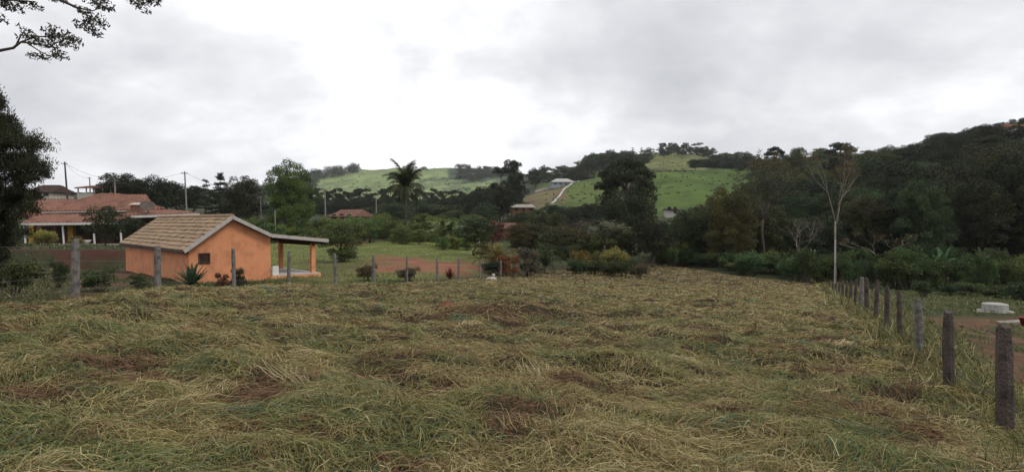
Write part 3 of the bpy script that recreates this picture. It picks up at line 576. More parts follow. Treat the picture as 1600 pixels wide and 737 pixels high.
scatter(('broad', 'dense'), 912, 1010, 20, (560, 640), lambda p: 247-11*math.sin((p-912)/98*3.14), 21, 'tree in the clump crowning the central hill', 'clump crowning the central hill', tint=DK, jy=4)
for px, l in ((988, 'thin conifer spiking above the hilltop clump, left of the gap'), (1002, 'taller thin conifer on the hilltop beside the grassy gap'), (1012, 'broad hilltop tree at the left edge of the grassy gap')):
    plant('conifer' if px < 1010 else 'broad', px, 640, 232, 14 if px < 1010 else 26, l, tint=DK)
scatter(('tall', 'broad'), 1028, 1120, 24, (690, 760), lambda p: 227+max(0, p-1090)*.3, 12, 'tall tree in the hilltop grove right of the grassy gap', 'hilltop grove right of the gap', tint=DK, jy=4, name='hilltop_tree')
scatter('broad', 1078, 1175, 18, (430, 500), lambda p: 253-(p-1078)*.08, 22, 'dark tree along the top of the bright green pasture', 'trees along the top of the bright pasture', tint=DD, jy=4)
scatter('broad', 1110, 1180, 10, (520, 600), 240, 16, 'distant tree on the ridge right of the hilltop grove', 'ridge trees right of the grove', tint=DK, jy=3)
scatter('shrub', 1012, 1085, 9, (436, 450), 274, 9, 'small dark bush in the hedge line across the upper pasture', 'hedge line across the pasture', 'shrub', DD, jy=1.5)
# --- right wood
RW = 'dark broadleaf tree in the dense wood covering the right-hand slope'; gR = 'trees of the wooded right slope'
def sky_r(p): return np.interp(p, [1050, 1100, 1170, 1200, 1250, 1300, 1340, 1400, 1450, 1500, 1550, 1600, 1700], [330, 300, 262, 245, 240, 232, 240, 226, 214, 205, 198, 182, 160])
k = 0
for row, (Y0, n, wid) in enumerate(((84, 16, 78), (104, 17, 74), (132, 17, 66), (170, 19, 58), (220, 22, 44), (290, 26, 35), (370, 30, 28))):
    for i in range(n):
        px = 1050+680*(i+.5+random.uniform(-.4, .4))/n; Y = Y0*random.uniform(.93, 1.08)
        if row < 2 and px < 1075: continue
        if row >= 3 and px < 1180: continue
        if row == 2 and px < 1130 or row == 5 and px > 1535: continue
        g = G(px, Y); yb = HZ-g.z/Y*F; h = random.uniform(8.5, 13.5)*(.8 if row < 1 else 1); yt = max(yb-h/Y*F, sky_r(px)+random.uniform(-6, 8)+(14 if row < 4 else 0))
        if px > 1380 and row < 2: yt = min(yt, 285+random.uniform(-30, 10))
        plant('dense' if row < 2 else random.choice(('broad', 'broad', 'dense')), px, Y, yt, wid*random.uniform(.85, 1.3), RW, tint=random.choice((DD, DK, DK, (.062, .065, .027), (.05, .075, .026), (.07, .09, .034))) if px < 1390 else random.choice((DD, DD, (.04, .042, .02), (.03, .04, .018), DK)), group=gR, jit=.25)
plant('umbrella', 1312, 225, 222, 40, 'flat-topped tree breaking the skyline of the right-hand wood', tint=DD)
plant('umbrella', 1210, 300, 229, 30, 'smaller flat-topped tree on the skyline left of the bare tree', tint=DD)
plant('broad', 1243, 300, 231, 30, 'olive-topped tree on the skyline between two flat-topped trees', tint=OL)
for px, Y, yt, w, l in ((1498, 90, 258, 130, 'huge dark spreading tree filling the right side of the wood'), (1585, 86, 240, 120, 'huge dark tree at the far right edge of the wood'), (1420, 92, 290, 100, 'broad dark tree left of the huge spreading tree')):
    plant('dense', px, Y, yt, w, l, tint=(.024, .028, .014))
plant('umbrella', 1545, 190, 212, 62, 'broad dark crown on the slope above the huge spreading tree', tint=DD)
scatter('broad', 1440, 1640, 14, (385, 430), lambda p: sky_r(p)-1, 17, 'thin open-crowned tree on the skyline of the right-hand ridge', 'thin skyline trees on the right ridge', tint=DD, jy=4, name='ridge_tree')
plant('bare', 1305, 60, 248, 66, 'bare pale tree with forked branches behind the white pole', tint=(.09, .075, .04), var=0)
plant('bare', 1192, 76, 262, 60, 'slender tree with a pale split trunk and sparse brown leaves', tint=(.085, .065, .035), var=1)
plant('bare', 1250, 72, 325, 60, 'small leafless tree with two leaning pale stems', tint=(.07, .06, .04), var=2)
plant('bare', 1380, 70, 350, 66, 'low bare tree with a crooked pale branch right of the white pole', tint=(.10, .075, .03), var=3)
plant('broad', 1350, 84, 300, 66, 'olive-brown tree behind the crooked bare branch', tint=(.06, .05, .022))
# green fringe at the foot of the wood
FR = 'bright leafy bush in the green fringe at the foot of the wood'; gF = 'green fringe at the foot of the wood'
for i in range(60):
    px = 1050+620*(i+.5+random.uniform(-.6, .6))/60; Y = float(back_edge(np.array((px-CX)/F*60), np.array(60.)))+random.uniform(1.5, 16); plant('shrub', px, Y, 399+random.uniform(-16, 10), 42*random.uniform(.6, 1.4), FR, 'shrub', tint=(.058, .088, .032), group=gF, jit=.2)
for i in range(9):
    px = 1215+400*(i+.5+random.uniform(-.6, .6))/9; plant('banana', px, random.uniform(57, 70), 399+random.uniform(-12, 14), 36*random.uniform(.7, 1.3), 'banana plant with ragged leaves in front of the dark wood', 'banana plant', tint=(.055, .10, .045), group='banana plants before the wood', jit=.2)
scatter('shrub', 1440, 1640, 9, (46, 56), 442, 44, 'low green bush on the bank above the dirt track', 'bushes above the dirt track', 'shrub', (.05, .075, .03), jy=5)
# near the left fence and the orange house
plant('agave', 298, 31, 409, 52, 'spiky blue-green agave beside the small window of the orange house', 'shrub', 'agave_plant', tint=(.045, .08, .05), var=0, jit=0)
plant('shrub', 372, 30, 415, 26, 'dark twining plant climbing round the fence post before the orange wall', 'shrub', tint=(.05, .055, .025), var=2)
plant('shrub', 345, 30.5, 425, 26, 'small reddish sapling against the orange wall', 'shrub', tint=(.13, .05, .03), var=2)
for px, Y, yt, w, l in ((90, 30, 405, 34, 'leafy green plant with broad leaves on the bank left of the grey post'), (155, 27, 416, 60, 'low dark green plant on the bank between the first two grey posts'), (215, 30, 428, 34, 'small weed clump beside the orange house wall'), (20, 24, 398, 60, 'dark shrub on the bank under the left edge tree'), (-10, 30, 385, 60, 'dark shrub behind the left edge tree'), (50, 36, 420, 50, 'sprawling weeds on the dark bank below the farmhouse')):
    plant('shrub', px, Y, yt, w, l, 'shrub', tint=DK)
plant('shrub', 575, 35, 419, 40, 'dry brown clump of grass-like weeds just behind the far fence', 'shrub', tint=(.12, .10, .05), var=3, H=.95)
plant('shrub', 640, 35, 425, 44, 'brown weed clump behind the fence in front of the red earth', 'shrub', tint=(.11, .085, .05), var=3, H=.8)
plant('agave', 703, 37, 404, 20, 'small plant with dark red upright leaves at the fence by the red earth', 'shrub', 'red_leaved_plant', tint=(.09, .016, .018), var=0, jit=0, H=.75)
plant('shrub', 66, 70, 358, 40, 'yellow-green bush in front of the farmhouse veranda', 'shrub', tint=(.20, .19, .05), var=1, jit=.02)
plant('shrub', 118, 72, 366, 26, 'smaller yellow-green bush between the veranda posts', 'shrub', tint=(.16, .14, .05), var=0, jit=.02)
plant('broad', 165, 66, 320, 60, 'dark leafy tree in front of the farmhouse roof', tint=(.035, .05, .022), var=1)
plant('broad', 205, 69, 338, 40, 'small dark tree half hidden behind the ridge of the orange house', tint=(.035, .05, .022), var=2)
# far ridge woods: a mass
def far_wood(name, label, x0, x1, Yr, n, h, w):
    rs = np.random.RandomState(n); cl = []
    for i in range(n):
        px = rs.uniform(x0, x1); Y = rs.uniform(*Yr); g = G(px, Y); hh = h*rs.uniform(.7, 1.2)
        cl += [((g.x+rs.normal(0, 1.5), g.y, g.z+hh*q), (w*rs.uniform(.6, 1), w, hh*.28)) for q in (.25, .5, .75)]
    o = link(name, leaf_cloud(name, rs, cl, n*260, 1.5, 0)); o.color = (.05, .062, .034, 1); tag(o, label, 'wood', kind='stuff')
far_wood('far_wood', 'dark strip of far woodland along the ridge of the grassy hill', 470, 560, (1180, 1400), 90, 15, 6)
far_wood('far_hill_wood', 'far wooded rise seen between the two tall trees on the left', 370, 500, (900, 1380), 130, 12, 7)
far_wood('plantation_rows', 'dark plantation plots on the far grassy hill', 715, 800, (1030, 1380), 110, 8, 6)

rs = np.random.RandomState(77); cl = []
for i in range(600):
    px, Y = ((rs.uniform(500, 790), rs.uniform(700, 1380)), (rs.uniform(850, 965), rs.uniform(300, 520)), (rs.uniform(1005, 1170), rs.uniform(260, 640)))[i % 3]
    g = G(px, Y); r = (rs.uniform(.25, .8) if i % 3 else rs.uniform(.7, 1.8)); cl.append(((g.x, g.y, g.z+r*.3), (r, r, r*.8)))
o = link('hill_scrub', leaf_cloud('hill_scrub', rs, cl, 42000, .42, 0)); o.color = (.065, .10, .028, 1); tag(o, 'low scrub and tussocks dotted over the grassy hillsides', 'scrub', kind='stuff')
# --- near trees on the left
def near_tree(name, label, base, trunk_pts, trunk_r, branches, clumps, n, leaf, tint, droop, seed, aspect=.35, shell=.15):
    rs = np.random.RandomState(seed); root = thing(name, label, 'tree', base); b = Vector(base); tm = MB()
    tm.tube([Vector(p)-b for p in trunk_pts], trunk_r, 12)
    for pts, r0 in branches: tm.tube([Vector(p)-b for p in pts], [r0*(1-.8*i/(len(pts)-1)) for i in range(len(pts))], 7)
    tm.build('trunk', M['bark'], root, True)
    c = link('crown', leaf_cloud('crown', rs, [(np.array(Vector(c)-b), r) for c, r in clumps], n, leaf, droop, aspect, shell=shell), root); c.color = (*tint, 1)
Yb = 18.; g = G(-45, Yb); rs = np.random.RandomState(5); cl = []
for i in range(260):
    py = rs.uniform(136, 412); t = (py-135)/280; half = np.interp(py, [130, 150, 180, 210, 260, 300, 330, 370, 415], [22, 40, 66, 92, 98, 92, 74, 62, 40])
    d = rs.uniform(-1, 1); half *= .80+.36*math.sin(py*.085+1.2*math.sin(py*.031))**2; c = P(-45+d*half*.84, py, Yb); c.y += rs.uniform(-1, 1)*half/F*Yb*math.sqrt(max(0, 1-d*d)); r = rs.uniform(.22, .46)*(.6+.4*half/120); cl.append((c, (r, r, r*.9)))
    if i % 3 == 0:
        e = P(-45+half*rs.choice([-1, 1, 1])*rs.uniform(.9, 1.12), py+rs.uniform(-12, 12), Yb+rs.uniform(-.8, .8)); cl.append((e, (.13, .13, rs.uniform(.2, .42))))
near_tree('weeping_tree', 'dark fine-leaved weeping tree cut off by the left edge of the view', g, [g-Vector((0, 0, .4)), g+Vector((.1, 0, 1.5)), P(-45, 150, Yb)], [.2, .16, .04], [([P(-45, 380, Yb), P(-20, 330, Yb), P(30, 300, Yb)], .06), ([P(-45, 330, Yb), P(-80, 280, Yb), P(-110, 250, Yb)], .06), ([P(-45, 300, Yb), P(-10, 230, Yb), P(30, 215, Yb)], .05)], cl, 210000, .07, (.032, .036, .020), 1.2, 6, .30, .0)
Yo = 8.; g = G(-330, 7.6); tr = [g-Vector((0, 0, .4)), P(-330, 300, 7.6), P(-300, 90, 7.7), P(-260, -80, 7.8), P(-230, -260, 7.9)]
br = [([P(-310, 130, 7.7), P(-160, 60, 7.9), P(-40, 82, Yo), P(0, 82, Yo), P(26, 77, Yo), P(38, 68, Yo), P(58, 70, Yo), P(95, 78, Yo)], .030),
      ([P(30, 74, Yo), P(38, 58, Yo), P(45, 50, Yo), P(62, 56, Yo)], .012), ([P(38, 68, Yo), P(60, 60, Yo), P(100, 58, Yo), P(118, 72, Yo)], .012), ([P(45, 68, Yo), P(70, 84, Yo), P(98, 96, Yo)], .010),
      ([P(-290, 40, 7.7), P(-120, -60, 7.9), P(40, -20, Yo), P(100, 3, Yo), P(125, 15, Yo), P(140, 26, Yo), P(152, 52, Yo)], .030), ([P(125, 15, Yo), P(150, 20, Yo), P(172, 12, Yo)], .012),
      ([P(-120, -60, 7.9), P(60, -90, 8.2), P(190, -30, 8.3), P(235, 5, 8.3)], .05), ([P(-290, 40, 7.7), P(-120, 0, 7.8), P(0, 2, Yo), P(62, 6, Yo)], .03), ([P(-280, 0, 7.7), P(-420, -60, 7.2), P(-560, -40, 6.6)], .06), ([P(-250, -120, 7.8), P(-330, -230, 8.6), P(-380, -300, 9.4)], .06)]
CLP = [(75, 72, 20, 16), (92, 58, 22, 13), (108, 72, 16, 10), (66, 92, 13, 8), (95, 90, 14, 9), (50, 62, 9, 9), (42, 48, 5, 5), (118, 64, 8, 8),
       (140, 46, 14, 12), (155, 38, 16, 14), (166, 14, 14, 12), (152, 56, 8, 8), (136, 22, 8, 8), (150, 2, 20, 10),
       (222, 8, 16, 10), (238, 4, 18, 12), (205, -6, 26, 10), (247, -4, 14, 12), (228, 18, 8, 5),
       (8, 8, 18, 16), (28, 16, 16, 8), (52, 12, 14, 7), (4, 32, 6, 10), (14, -6, 26, 14), (92, 2, 12, 5), (112, -6, 22, 10), (62, -14, 30, 14), (180, -8, 26, 9)]
cl = [(P(x, y, Yo+random.uniform(-.25, .25)), (a/F*Yo, .18, b/F*Yo)) for x, y, a, b in CLP for _ in range(4)]
for i in range(120):
    x = random.uniform(-640, 120); y = random.uniform(-360, -40) if x > -60 else random.uniform(-360, 60); cl.append((P(x, y, random.uniform(6.4, 9.6)), (.35, .35, .22)))
near_tree('overhanging_tree', 'thin leafy branches hanging into the top left corner against the sky', g, tr, [.28, .24, .2, .14, .07], br, cl, 26000, .05, (.055, .052, .042), .5, 9, .36)

# ------------------------------------------------------------------ roofs
def clip_span(poly, x):
    ys = []
    for (ax, ay), (bx, by) in zip(poly, poly[1:]+poly[:1]):
        if (ax-x)*(bx-x) < 0: ys.append(ay+(by-ay)*(x-ax)/(bx-ax))
    return (min(ys), max(ys)) if len(ys) >= 2 else None
def tile_roof(name, corners, m, parent, pitch=.46, thick=.12, rib=.15):
    """one roof plane: solid slab with raised barrel-tile ribs running down the slope; corners counter-clockwise from above, first edge = eave"""
    c = [Vector(p) for p in corners]; ex = (c[1]-c[0]).normalized(); nn = (c[1]-c[0]).cross(c[-1]-c[0]).normalized()
    if nn.z < 0: nn = -nn
    ey = nn.cross(ex)
    if ey.z < 0: ey = -ey
    mb = MB(); mb.prism([p-nn*thick for p in c], c)
    loc = [((p-c[0]).dot(ex), (p-c[0]).dot(ey)) for p in c]; x0 = min(p[0] for p in loc); x1 = max(p[0] for p in loc); x = x0+pitch*.5
    while x < x1:
        s = clip_span(loc, x)
        if s and s[1]-s[0] > .1:
            a = c[0]+ex*x+ey*s[0]; b = c[0]+ex*x+ey*s[1]; w = ex*pitch*.36; st = 1 if pitch > .42 else max(1, int((s[1]-s[0])/.42))
            for k in range(st):
                p, q = a+(b-a)*(k/st), a+(b-a)*((k+1.08)/st) if k < st-1 else b; h = nn*(rib+random.uniform(-.012, .012)); h2 = nn*rib*(.9 if st == 1 else .55)
                mb.add([p-w, p-w*.5+h, p+w*.5+h, p+w, q-w*.9, q-w*.45+h2, q+w*.45+h2, q+w*.9], [(0, 1, 5, 4), (1, 2, 6, 5), (2, 3, 7, 6), (3, 2, 1, 0)])
        x += pitch
    return mb.build(name, m, parent)
def beam(mb, a, b, w, h):
    a, b = Vector(a), Vector(b); d = (b-a).normalized(); s = d.cross(Vector((0, 0, 1))).normalized()*w/2; u = s.cross(d).normalized()*h/2
    if u.z < 0: u = -u
    return mb.prism([a-s-u, a+s-u, a+s+u, a-s+u], [b-s-u, b+s-u, b+s+u, b-s+u])

# ------------------------------------------------------------------ orange house (local: s along the gable, l along the ridge)
gd = Vector((.7386, .6742, 0)); wd = Vector((-.6742, .7386, 0)); Q0 = Vector((-.513*33, 33, 0))
GL = -3.30; LEN = 15.0
def O(s, l, z): return gd*s+wd*l+Vector((0, 0, z-GL))
oh = thing('orange_house', 'small orange-walled house with a tan tiled roof and open porch behind the fence', 'house', Q0+Vector((0, 0, GL)))
prof = [(0, -1.55), (2.445, .243), (4.56, -.79), (8.0, -1.15)]
def roof_z(s): return float(np.interp(s, [p[0] for p in prof], [p[1] for p in prof]))
W0, W1, L0, L1 = .30, 4.62, .30, LEN-.3
mb = MB()
gab = [(W0, GL-.6), (W1, GL-.6), (W1, roof_z(W1)-.17), (2.445, .243-.17), (W0, roof_z(W0)-.17)]
mb.prism([O(s, L0, z) for s, z in gab], [O(s, L1, z) for s, z in gab]); mb.build('wall', M['orange'], oh)
# tiles: stepped courses of separate flat tiles
def courses(mb, s0, z0, s1, z1, la, lb, rows, tw):
    a = Vector((s0, z0)); b = Vector((s1, z1)); d = b-a
    for r in range(rows):
        p = a+d*(r/rows); q = a+d*((r+1.25)/rows) if r < rows-1 else b
        nx = Vector((-d.y, d.x)).normalized();
        if nx.y < 0: nx = -nx
        l = la-random.uniform(0, tw)*.5
        while l < lb:
            l2 = min(lb, l+tw); l1 = max(la, l); j = random.uniform(-.012, .014); js = random.uniform(-.03, .03)*(r > 0); pp = p+d.normalized()*js; t0 = nx*(.075+j); t1 = nx*(.02+j)
            if l2-l1 > .03:
                g_ = .012
                lo = [O(pp.x, l1+g_, pp.y), O(pp.x, l2-g_, pp.y), O(q.x, l2-g_, q.y), O(q.x, l1+g_, q.y)]
                up = [O(pp.x+t0.x, l1+g_, pp.y+t0.y), O(pp.x+t0.x, l2-g_, pp.y+t0.y), O(q.x+t1.x, l2-g_, q.y+t1.y), O(q.x+t1.x, l1+g_, q.y+t1.y)]
                mb.prism(lo, up)
            l = l2
rf = MB()
for (s0, z0), (s1, z1) in (((0, -1.55), (2.445, .243)), ((4.56, -.79), (2.445, .243))):
    rf.prism([O(s0, 0, z0-.12), O(s1, 0, z1-.12), O(s1, LEN, z1-.12), O(s0, LEN, z0-.12)], [O(s0, 0, z0), O(s1, 0, z1), O(s1, LEN, z1), O(s0, LEN, z0)])
    courses(rf, s0, z0, s1, z1, 0, LEN, 9, .46)
roof = rf.build('roof', M['tan_tile'], oh)
mb = MB(); mb.tube([O(2.445, -.02, .27), O(2.445, LEN+.02, .27)], .11, 8); mb.build('ridge_cap', M['tan_tile'], roof)
PL = 5.4; pr = MB(); pr.prism([O(4.56, 0, -.91), O(8, 0, -1.27), O(8, PL, -1.27), O(4.56, PL, -.91)], [O(4.56, 0, -.79), O(8, 0, -1.15), O(8, PL, -1.15), O(4.56, PL, -.79)])
courses(pr, 8, -1.15, 4.56, -.79, 0, PL, 8, .46); pr.build('porch_roof', M['tan_tile'], oh)
mb = MB()
for (s0, z0), (s1, z1) in zip(prof[:-1], prof[1:]): beam(mb, O(s0, -.03, z0-.04), O(s1, -.03, z1-.04), .045, .19)
mb.build('barge_board', M['fascia'], oh)
mb = MB(); beam(mb, O(0.0, .02, -1.63), O(0.0, LEN, -1.63), .04, .14); mb.build('eave_board', M['dark'], oh)
mb = MB()
for k in range(6): beam(mb, O(4.66, .35+k*.95, -.98), O(7.9, .35+k*.95, -1.33), .08, .12)
beam(mb, O(7.15, .1, -1.36), O(7.15, PL-.1, -1.36), .14, .18); mb.build('porch_beam', M['dark'], oh)
for l in (.25, 4.9):
    mb = MB(); mb.box(O(7.05, l, GL+.05), gd*.24, wd*.24, (0, 0, 1.88)); mb.build('porch_column', M['orange'], oh)
mb = MB(); mb.box(O(4.63, .0, GL-.5), gd*2.85, wd*5.3, (0, 0, .74)); sl = mb.build('porch_floor', M['slab'], oh)
mb = MB(); mb.box(O(4.5, -.06, GL-.5), gd*2.98, wd*.055, (0, 0, .68)); mb.build('floor_edge', M['orange'], sl)
mb = MB(); mb.box(O(4.66, .12, GL+.24), gd*.35, wd*.14, (0, 0, .5)); mb.build('floor_reflection', M['white'], oh)  # white block standing in for light reflected off the porch floor
# window
wz0, wz1, s0, s1 = -2.27, -1.70, .78, 1.36; wn = MB(); yo = L0-.05
for a, b, c, d in ((s0, s1, wz0, wz0+.07), (s0, s1, wz1-.07, wz1), (s0, s0+.07, wz0+.07, wz1-.07), (s1-.07, s1, wz0+.07, wz1-.07)): wn.box(O(a, yo, c), gd*(b-a), wd*.10, (0, 0, d-c))
w_ = wn.build('window', M['dark'], oh)
mb = MB(); mb.box(O(s0+.06, L0-.012, wz0+.06), gd*.46, wd*.008, (0, 0, .45)); mb.build('pane', M['glass'], w_)
mb = MB()
for k in range(1, 5): mb.box(O(s0+.07+k*.088-.01, L0-.03, wz0+.07), gd*.014, wd*.012, (0, 0, .43)); mb.box(O(s0+.07, L0-.036, wz0+.07+k*.086), gd*.44, wd*.005, (0, 0, .012))
mb.build('grille', M['earth'], w_)

# ------------------------------------------------------------------ farmhouse on the terrace
FB = P(170, 380, 78); fh = thing('farmhouse', 'long low farmhouse with red tiled hip roofs and a white-posted veranda', 'house', FB)
def Q(px, py, Y): return P(px, py, Y)-FB
def zq(px, z, Y): return Vector(((px-CX)/F*Y, Y, z))-FB
ze, zu, zr = -.30, 1.15, 3.45
tile_roof('hip_roof', [zq(66, zu, 80), zq(258, zu+.25, 80), zq(187, zr, 84.5), zq(157, zr, 84.5)], M['red_tile'], fh)
tile_roof('hip_roof', [zq(258, zu+.25, 80), zq(250, zu+.25, 89), zq(187, zr, 84.5)], M['red_tile'], fh)
tile_roof('hip_roof', [zq(75, zu, 89), zq(66, zu, 80), zq(157, zr, 84.5)], M['red_tile'], fh)
tile_roof('hip_roof', [zq(250, zu+.25, 89), zq(75, zu, 89), zq(157, zr, 84.5), zq(187, zr, 84.5)], M['red_tile'], fh)
tile_roof('veranda_roof', [zq(33, ze, 75.5), zq(200, ze+.1, 75.5), zq(206, zu-.25, 80.1), zq(62, zu-.35, 80.1)], M['red_tile'], fh)
tile_roof('veranda_roof', [zq(196, .55, 76), zq(312, .85, 76.5), zq(268, zu+.15, 80.2), zq(200, zu+.05, 80.2)], M['red_tile'], fh)
tile_roof('rear_roof', [zq(28, .5, 82), zq(80, .5, 82), zq(148, 3.05, 92), zq(38, 2.95, 92)], M['red_tile'], fh)
tile_roof('rear_roof', [zq(148, .5, 100), zq(50, .5, 100), zq(38, 2.95, 92.1), zq(148, 3.05, 92.1)], M['red_tile'], fh)
tile_roof('rear_roof', [zq(176, 1.2, 88), zq(246, 1.2, 88), zq(229, 3.8, 94), zq(176, 3.8, 94)], M['red_tile'], fh)
mb = MB()
for a, b in (((157, zr+.04, 84.5), (187, zr+.04, 84.5)), ((66, zu+.05, 80), (157, zr+.04, 84.5)), ((258, zu+.3, 80), (187, zr+.04, 84.5))): mb.tube([zq(*a), zq(*b)], .15, 8)
mb.build('ridge_cap', M['red_tile'], fh)
mb = MB(); beam(mb, zq(33, ze-.09, 75.45), zq(201, ze+.01, 75.45), .06, .26); beam(mb, zq(205, .48, 75.95), zq(312, .76, 76.45), .06, .26); mb.build('fascia', M['white'], fh)
mb = MB(); beam(mb, zq(66, zu-.1, 79.93), zq(258, zu+.15, 79.93), .05, .16); mb.build('upper_fascia', M['fascia'], fh)
gl = -2.75; body = MB()
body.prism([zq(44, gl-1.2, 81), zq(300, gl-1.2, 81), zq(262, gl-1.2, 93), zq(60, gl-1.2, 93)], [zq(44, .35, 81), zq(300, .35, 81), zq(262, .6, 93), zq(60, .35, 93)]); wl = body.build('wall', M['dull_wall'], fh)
up = MB(); up.prism([zq(76, .3, 82), zq(246, .3, 82), zq(238, .3, 88), zq(84, .3, 88)], [zq(76, zu-.1, 82), zq(246, zu, 82), zq(238, zu, 88), zq(84, zu-.1, 88)]); up.build('upper_wall', M['cream'], fh)
for px in (88, 140, 178): d_ = MB(); d_.box(zq(px, gl+.1, 80.9), (.95, 0, 0), (0, .07, 0), (0, 0, 2.0)); d_.build('door', M['dark'], fh)
for px in (64, 114, 230, 262):
    f_ = MB(); a = zq(px, gl+.95, 80.9); f_.box(a, (1.3, 0, 0), (0, .06, 0), (0, 0, .09)).box(a+Vector((0, 0, 1.01)), (1.3, 0, 0), (0, .06, 0), (0, 0, .09)).box(a+Vector((0, 0, .09)), (.09, 0, 0), (0, .06, 0), (0, 0, .92)).box(a+Vector((1.21, 0, .09)), (.09, 0, 0), (0, .06, 0), (0, 0, .92))
    w_ = f_.build('window', M['dark'], fh); p_ = MB(); p_.box(a+Vector((.09, .03, .09)), (1.12, 0, 0), (0, .01, 0), (0, 0, .92)); p_.build('pane', M['glass'], w_)
for px in (38, 98, 146, 188): mb = MB(); mb.tube([zq(px+1.5, gl-.1, 75.9), zq(px, ze-.15+.0005*(px-38), 75.9)], .11, 10); mb.build('veranda_post', M['white'], fh)
for px in (51, 112): mb = MB(); mb.cbox(zq(px, gl, 78.6), .62, .5, 2.7); mb.build('column', M['yellow'], fh)
mb = MB(); mb.prism([zq(14, gl-1.5, 75.2), zq(312, gl-1.5, 75.2), zq(300, gl-1.5, 81), zq(30, gl-1.5, 81)], [zq(14, gl, 75.2), zq(312, gl, 75.2), zq(300, gl, 81), zq(30, gl, 81)]); tf = mb.build('veranda_floor', M['earth'], fh)
mb = MB(); beam(mb, zq(14, gl-.08, 75.12), zq(312, gl-.08, 75.12), .12, .30); mb.build('floor_edge', M['slab'], tf)
mb = MB(); c = zq(215, .6, 78.6); mb.cbox(c, 1.15, .9, 1.35); ch = mb.build('chimney', M['red_tile'], fh); mb = MB(); mb.prism([c+Vector((x, y, 1.36)) for x, y in ((-.8, -.6), (.8, -.6), (.8, .6), (-.8, .6))], [c+Vector((x, y, 1.62)) for x, y in ((-.35, -.25), (.35, -.25), (.35, .25), (-.35, .25))]); mb.build('chimney_cap', M['cream'], ch)
ds = thing('satellite_dish', 'dark weathered satellite dish standing on the farmhouse roof', 'dish', zq(231, .95, 77.2)+FB)
mb = MB(); mb.lathe((0, 0, 0), [(.02, -.02), (.35, .02), (.62, .10), (.84, .22), (.85, .245), (.62, .13), (.35, .05), (.02, .01)], 24); do = mb.build('dish', M['dish'], ds, True); do.rotation_euler = (R(38), R(22), 0); do.location = (0, 0, .72)
mb = MB(); mb.tube([(0, .1, -.6), (0, .1, .55)], .05, 8); mb.build('mast', M['dish'], ds); mb = MB(); mb.tube([(0, .05, .3), (.05, -.55, .85)], .02, 6); mb.build('feed_arm', M['dish'], ds)
pt = thing('flower_pot', 'pale bowl-shaped planter on the farmhouse veranda edge', 'planter', zq(134, gl, 75.7)+FB)
mb = MB(); mb.lathe((0, 0, 0), [(.02, 0), (.22, 0), (.30, .12), (.62, .48), (.60, .5), (.45, .46), (.02, .44)], 20); mb.build('bowl', M['white'], pt, True)

# ------------------------------------------------------------------ other buildings
def cottage(name, label, px, Y, zb, wpx, dep, hw, hr, wall, roof, hip=.25, wins=3, rz=0, over=.4, door=True):
    w = wpx/F*Y; b = Vector(((px-CX)/F*Y, Y, zb)); t = thing(name, label, 'house' if 'shed' not in name else 'shed', b, None, rz)
    mb = MB(); mb.box((-w/2, 0, -1.5), (w, 0, 0), (0, dep, 0), (0, 0, hw+1.5)); mb.build('wall', M[wall], t)
    a = [Vector(p) for p in ((-w/2-over, -over, hw), (w/2+over, -over, hw), (w/2+over, dep+over, hw), (-w/2-over, dep+over, hw))]
    r0, r1 = Vector((-w/2-over+hip*w, dep/2, hw+hr)), Vector((w/2+over-hip*w, dep/2, hw+hr))
    tile_roof('roof', [a[0], a[1], r1, r0], M[roof], t, .4); tile_roof('roof', [a[2], a[3], r0, r1], M[roof], t, .4)
    if hip > 0: tile_roof('roof', [a[1], a[2], r1], M[roof], t, .4); tile_roof('roof', [a[3], a[0], r0], M[roof], t, .4)
    for k in range(wins):
        x = -w/2+w*(k+.5)/wins
        f = MB()
        if k == wins//2 and door: f.box((x-.45, -.05, .05), (.9, 0, 0), (0, .055, 0), (0, 0, 2.0)); f.build('door', M['dark'], t); continue
        f.box((x-.6, -.06, 1.0), (1.2, 0, 0), (0, .065, 0), (0, 0, .08)).box((x-.6, -.06, 1.95), (1.2, 0, 0), (0, .065, 0), (0, 0, .08)).box((x-.6, -.06, 1.08), (.08, 0, 0), (0, .065, 0), (0, 0, .87)).box((x+.52, -.06, 1.08), (.08, 0, 0), (0, .065, 0), (0, 0, .87))
        wn = f.build('window', M['fascia' if wall == 'cream' else 'dark'], t); p = MB(); p.box((x-.52, -.03, 1.08), (1.04, 0, 0), (0, .02, 0), (0, 0, .87)); p.build('pane', M['glass'], wn)
    return t
cottage('neighbour_house', 'house with a dark roof and cream walls above the farmhouse on the left', 62, 128, 3.9, 34, 7, 1.8, 1.6, 'cream', 'brown_roof', .15, 3)
# open shed with a thin red roof on posts
sb = P(148, 304, 132); sh = thing('open_shed', 'open shed with a flat red roof on white posts above the farmhouse', 'shed', sb)
w = 54/F*132; mb = MB(); mb.box((-w/2, 0, -2), (w, 0, 0), (0, 5, 0), (0, 0, 2.2)); mb.build('base', M['cream'], sh)
tile_roof('roof', [(-w/2-.3, -.4, 1.35), (w/2+.3, -.4, 1.45), (w/2+.3, 5, 2.1), (-w/2-.3, 5, 2.0)], M['red_tile'], sh, .4)
for k in range(5): mb = MB(); mb.cbox((-w/2+.2+k*(w-.4)/4, .1, .2), .2, .2, 1.1); mb.build('post', M['white'], sh)
mb = MB(); mb.box((-w/2+.3, 4.6, .2), (w-.6, 0, 0), (0, .2, 0), (0, 0, 1.6)); mb.build('wall', M['blue'], sh)
cottage('tiled_cottage', 'cottage with a weathered pink tiled roof half hidden behind the lawn bushes', 534, 128, P(534, 343, 128).z-.9, 42, 7, 1.5, 1.4, 'cream', 'old_tile', .1, 3, R(-20))
cottage('red_roofed_cottage', 'low house with a dark red roof hidden in the thicket behind the leaning tree', 792, 122, P(792, 368, 122).z, 38, 6, 1.4, 1.0, 'dull_wall', 'old_tile', .1, 2, R(12))
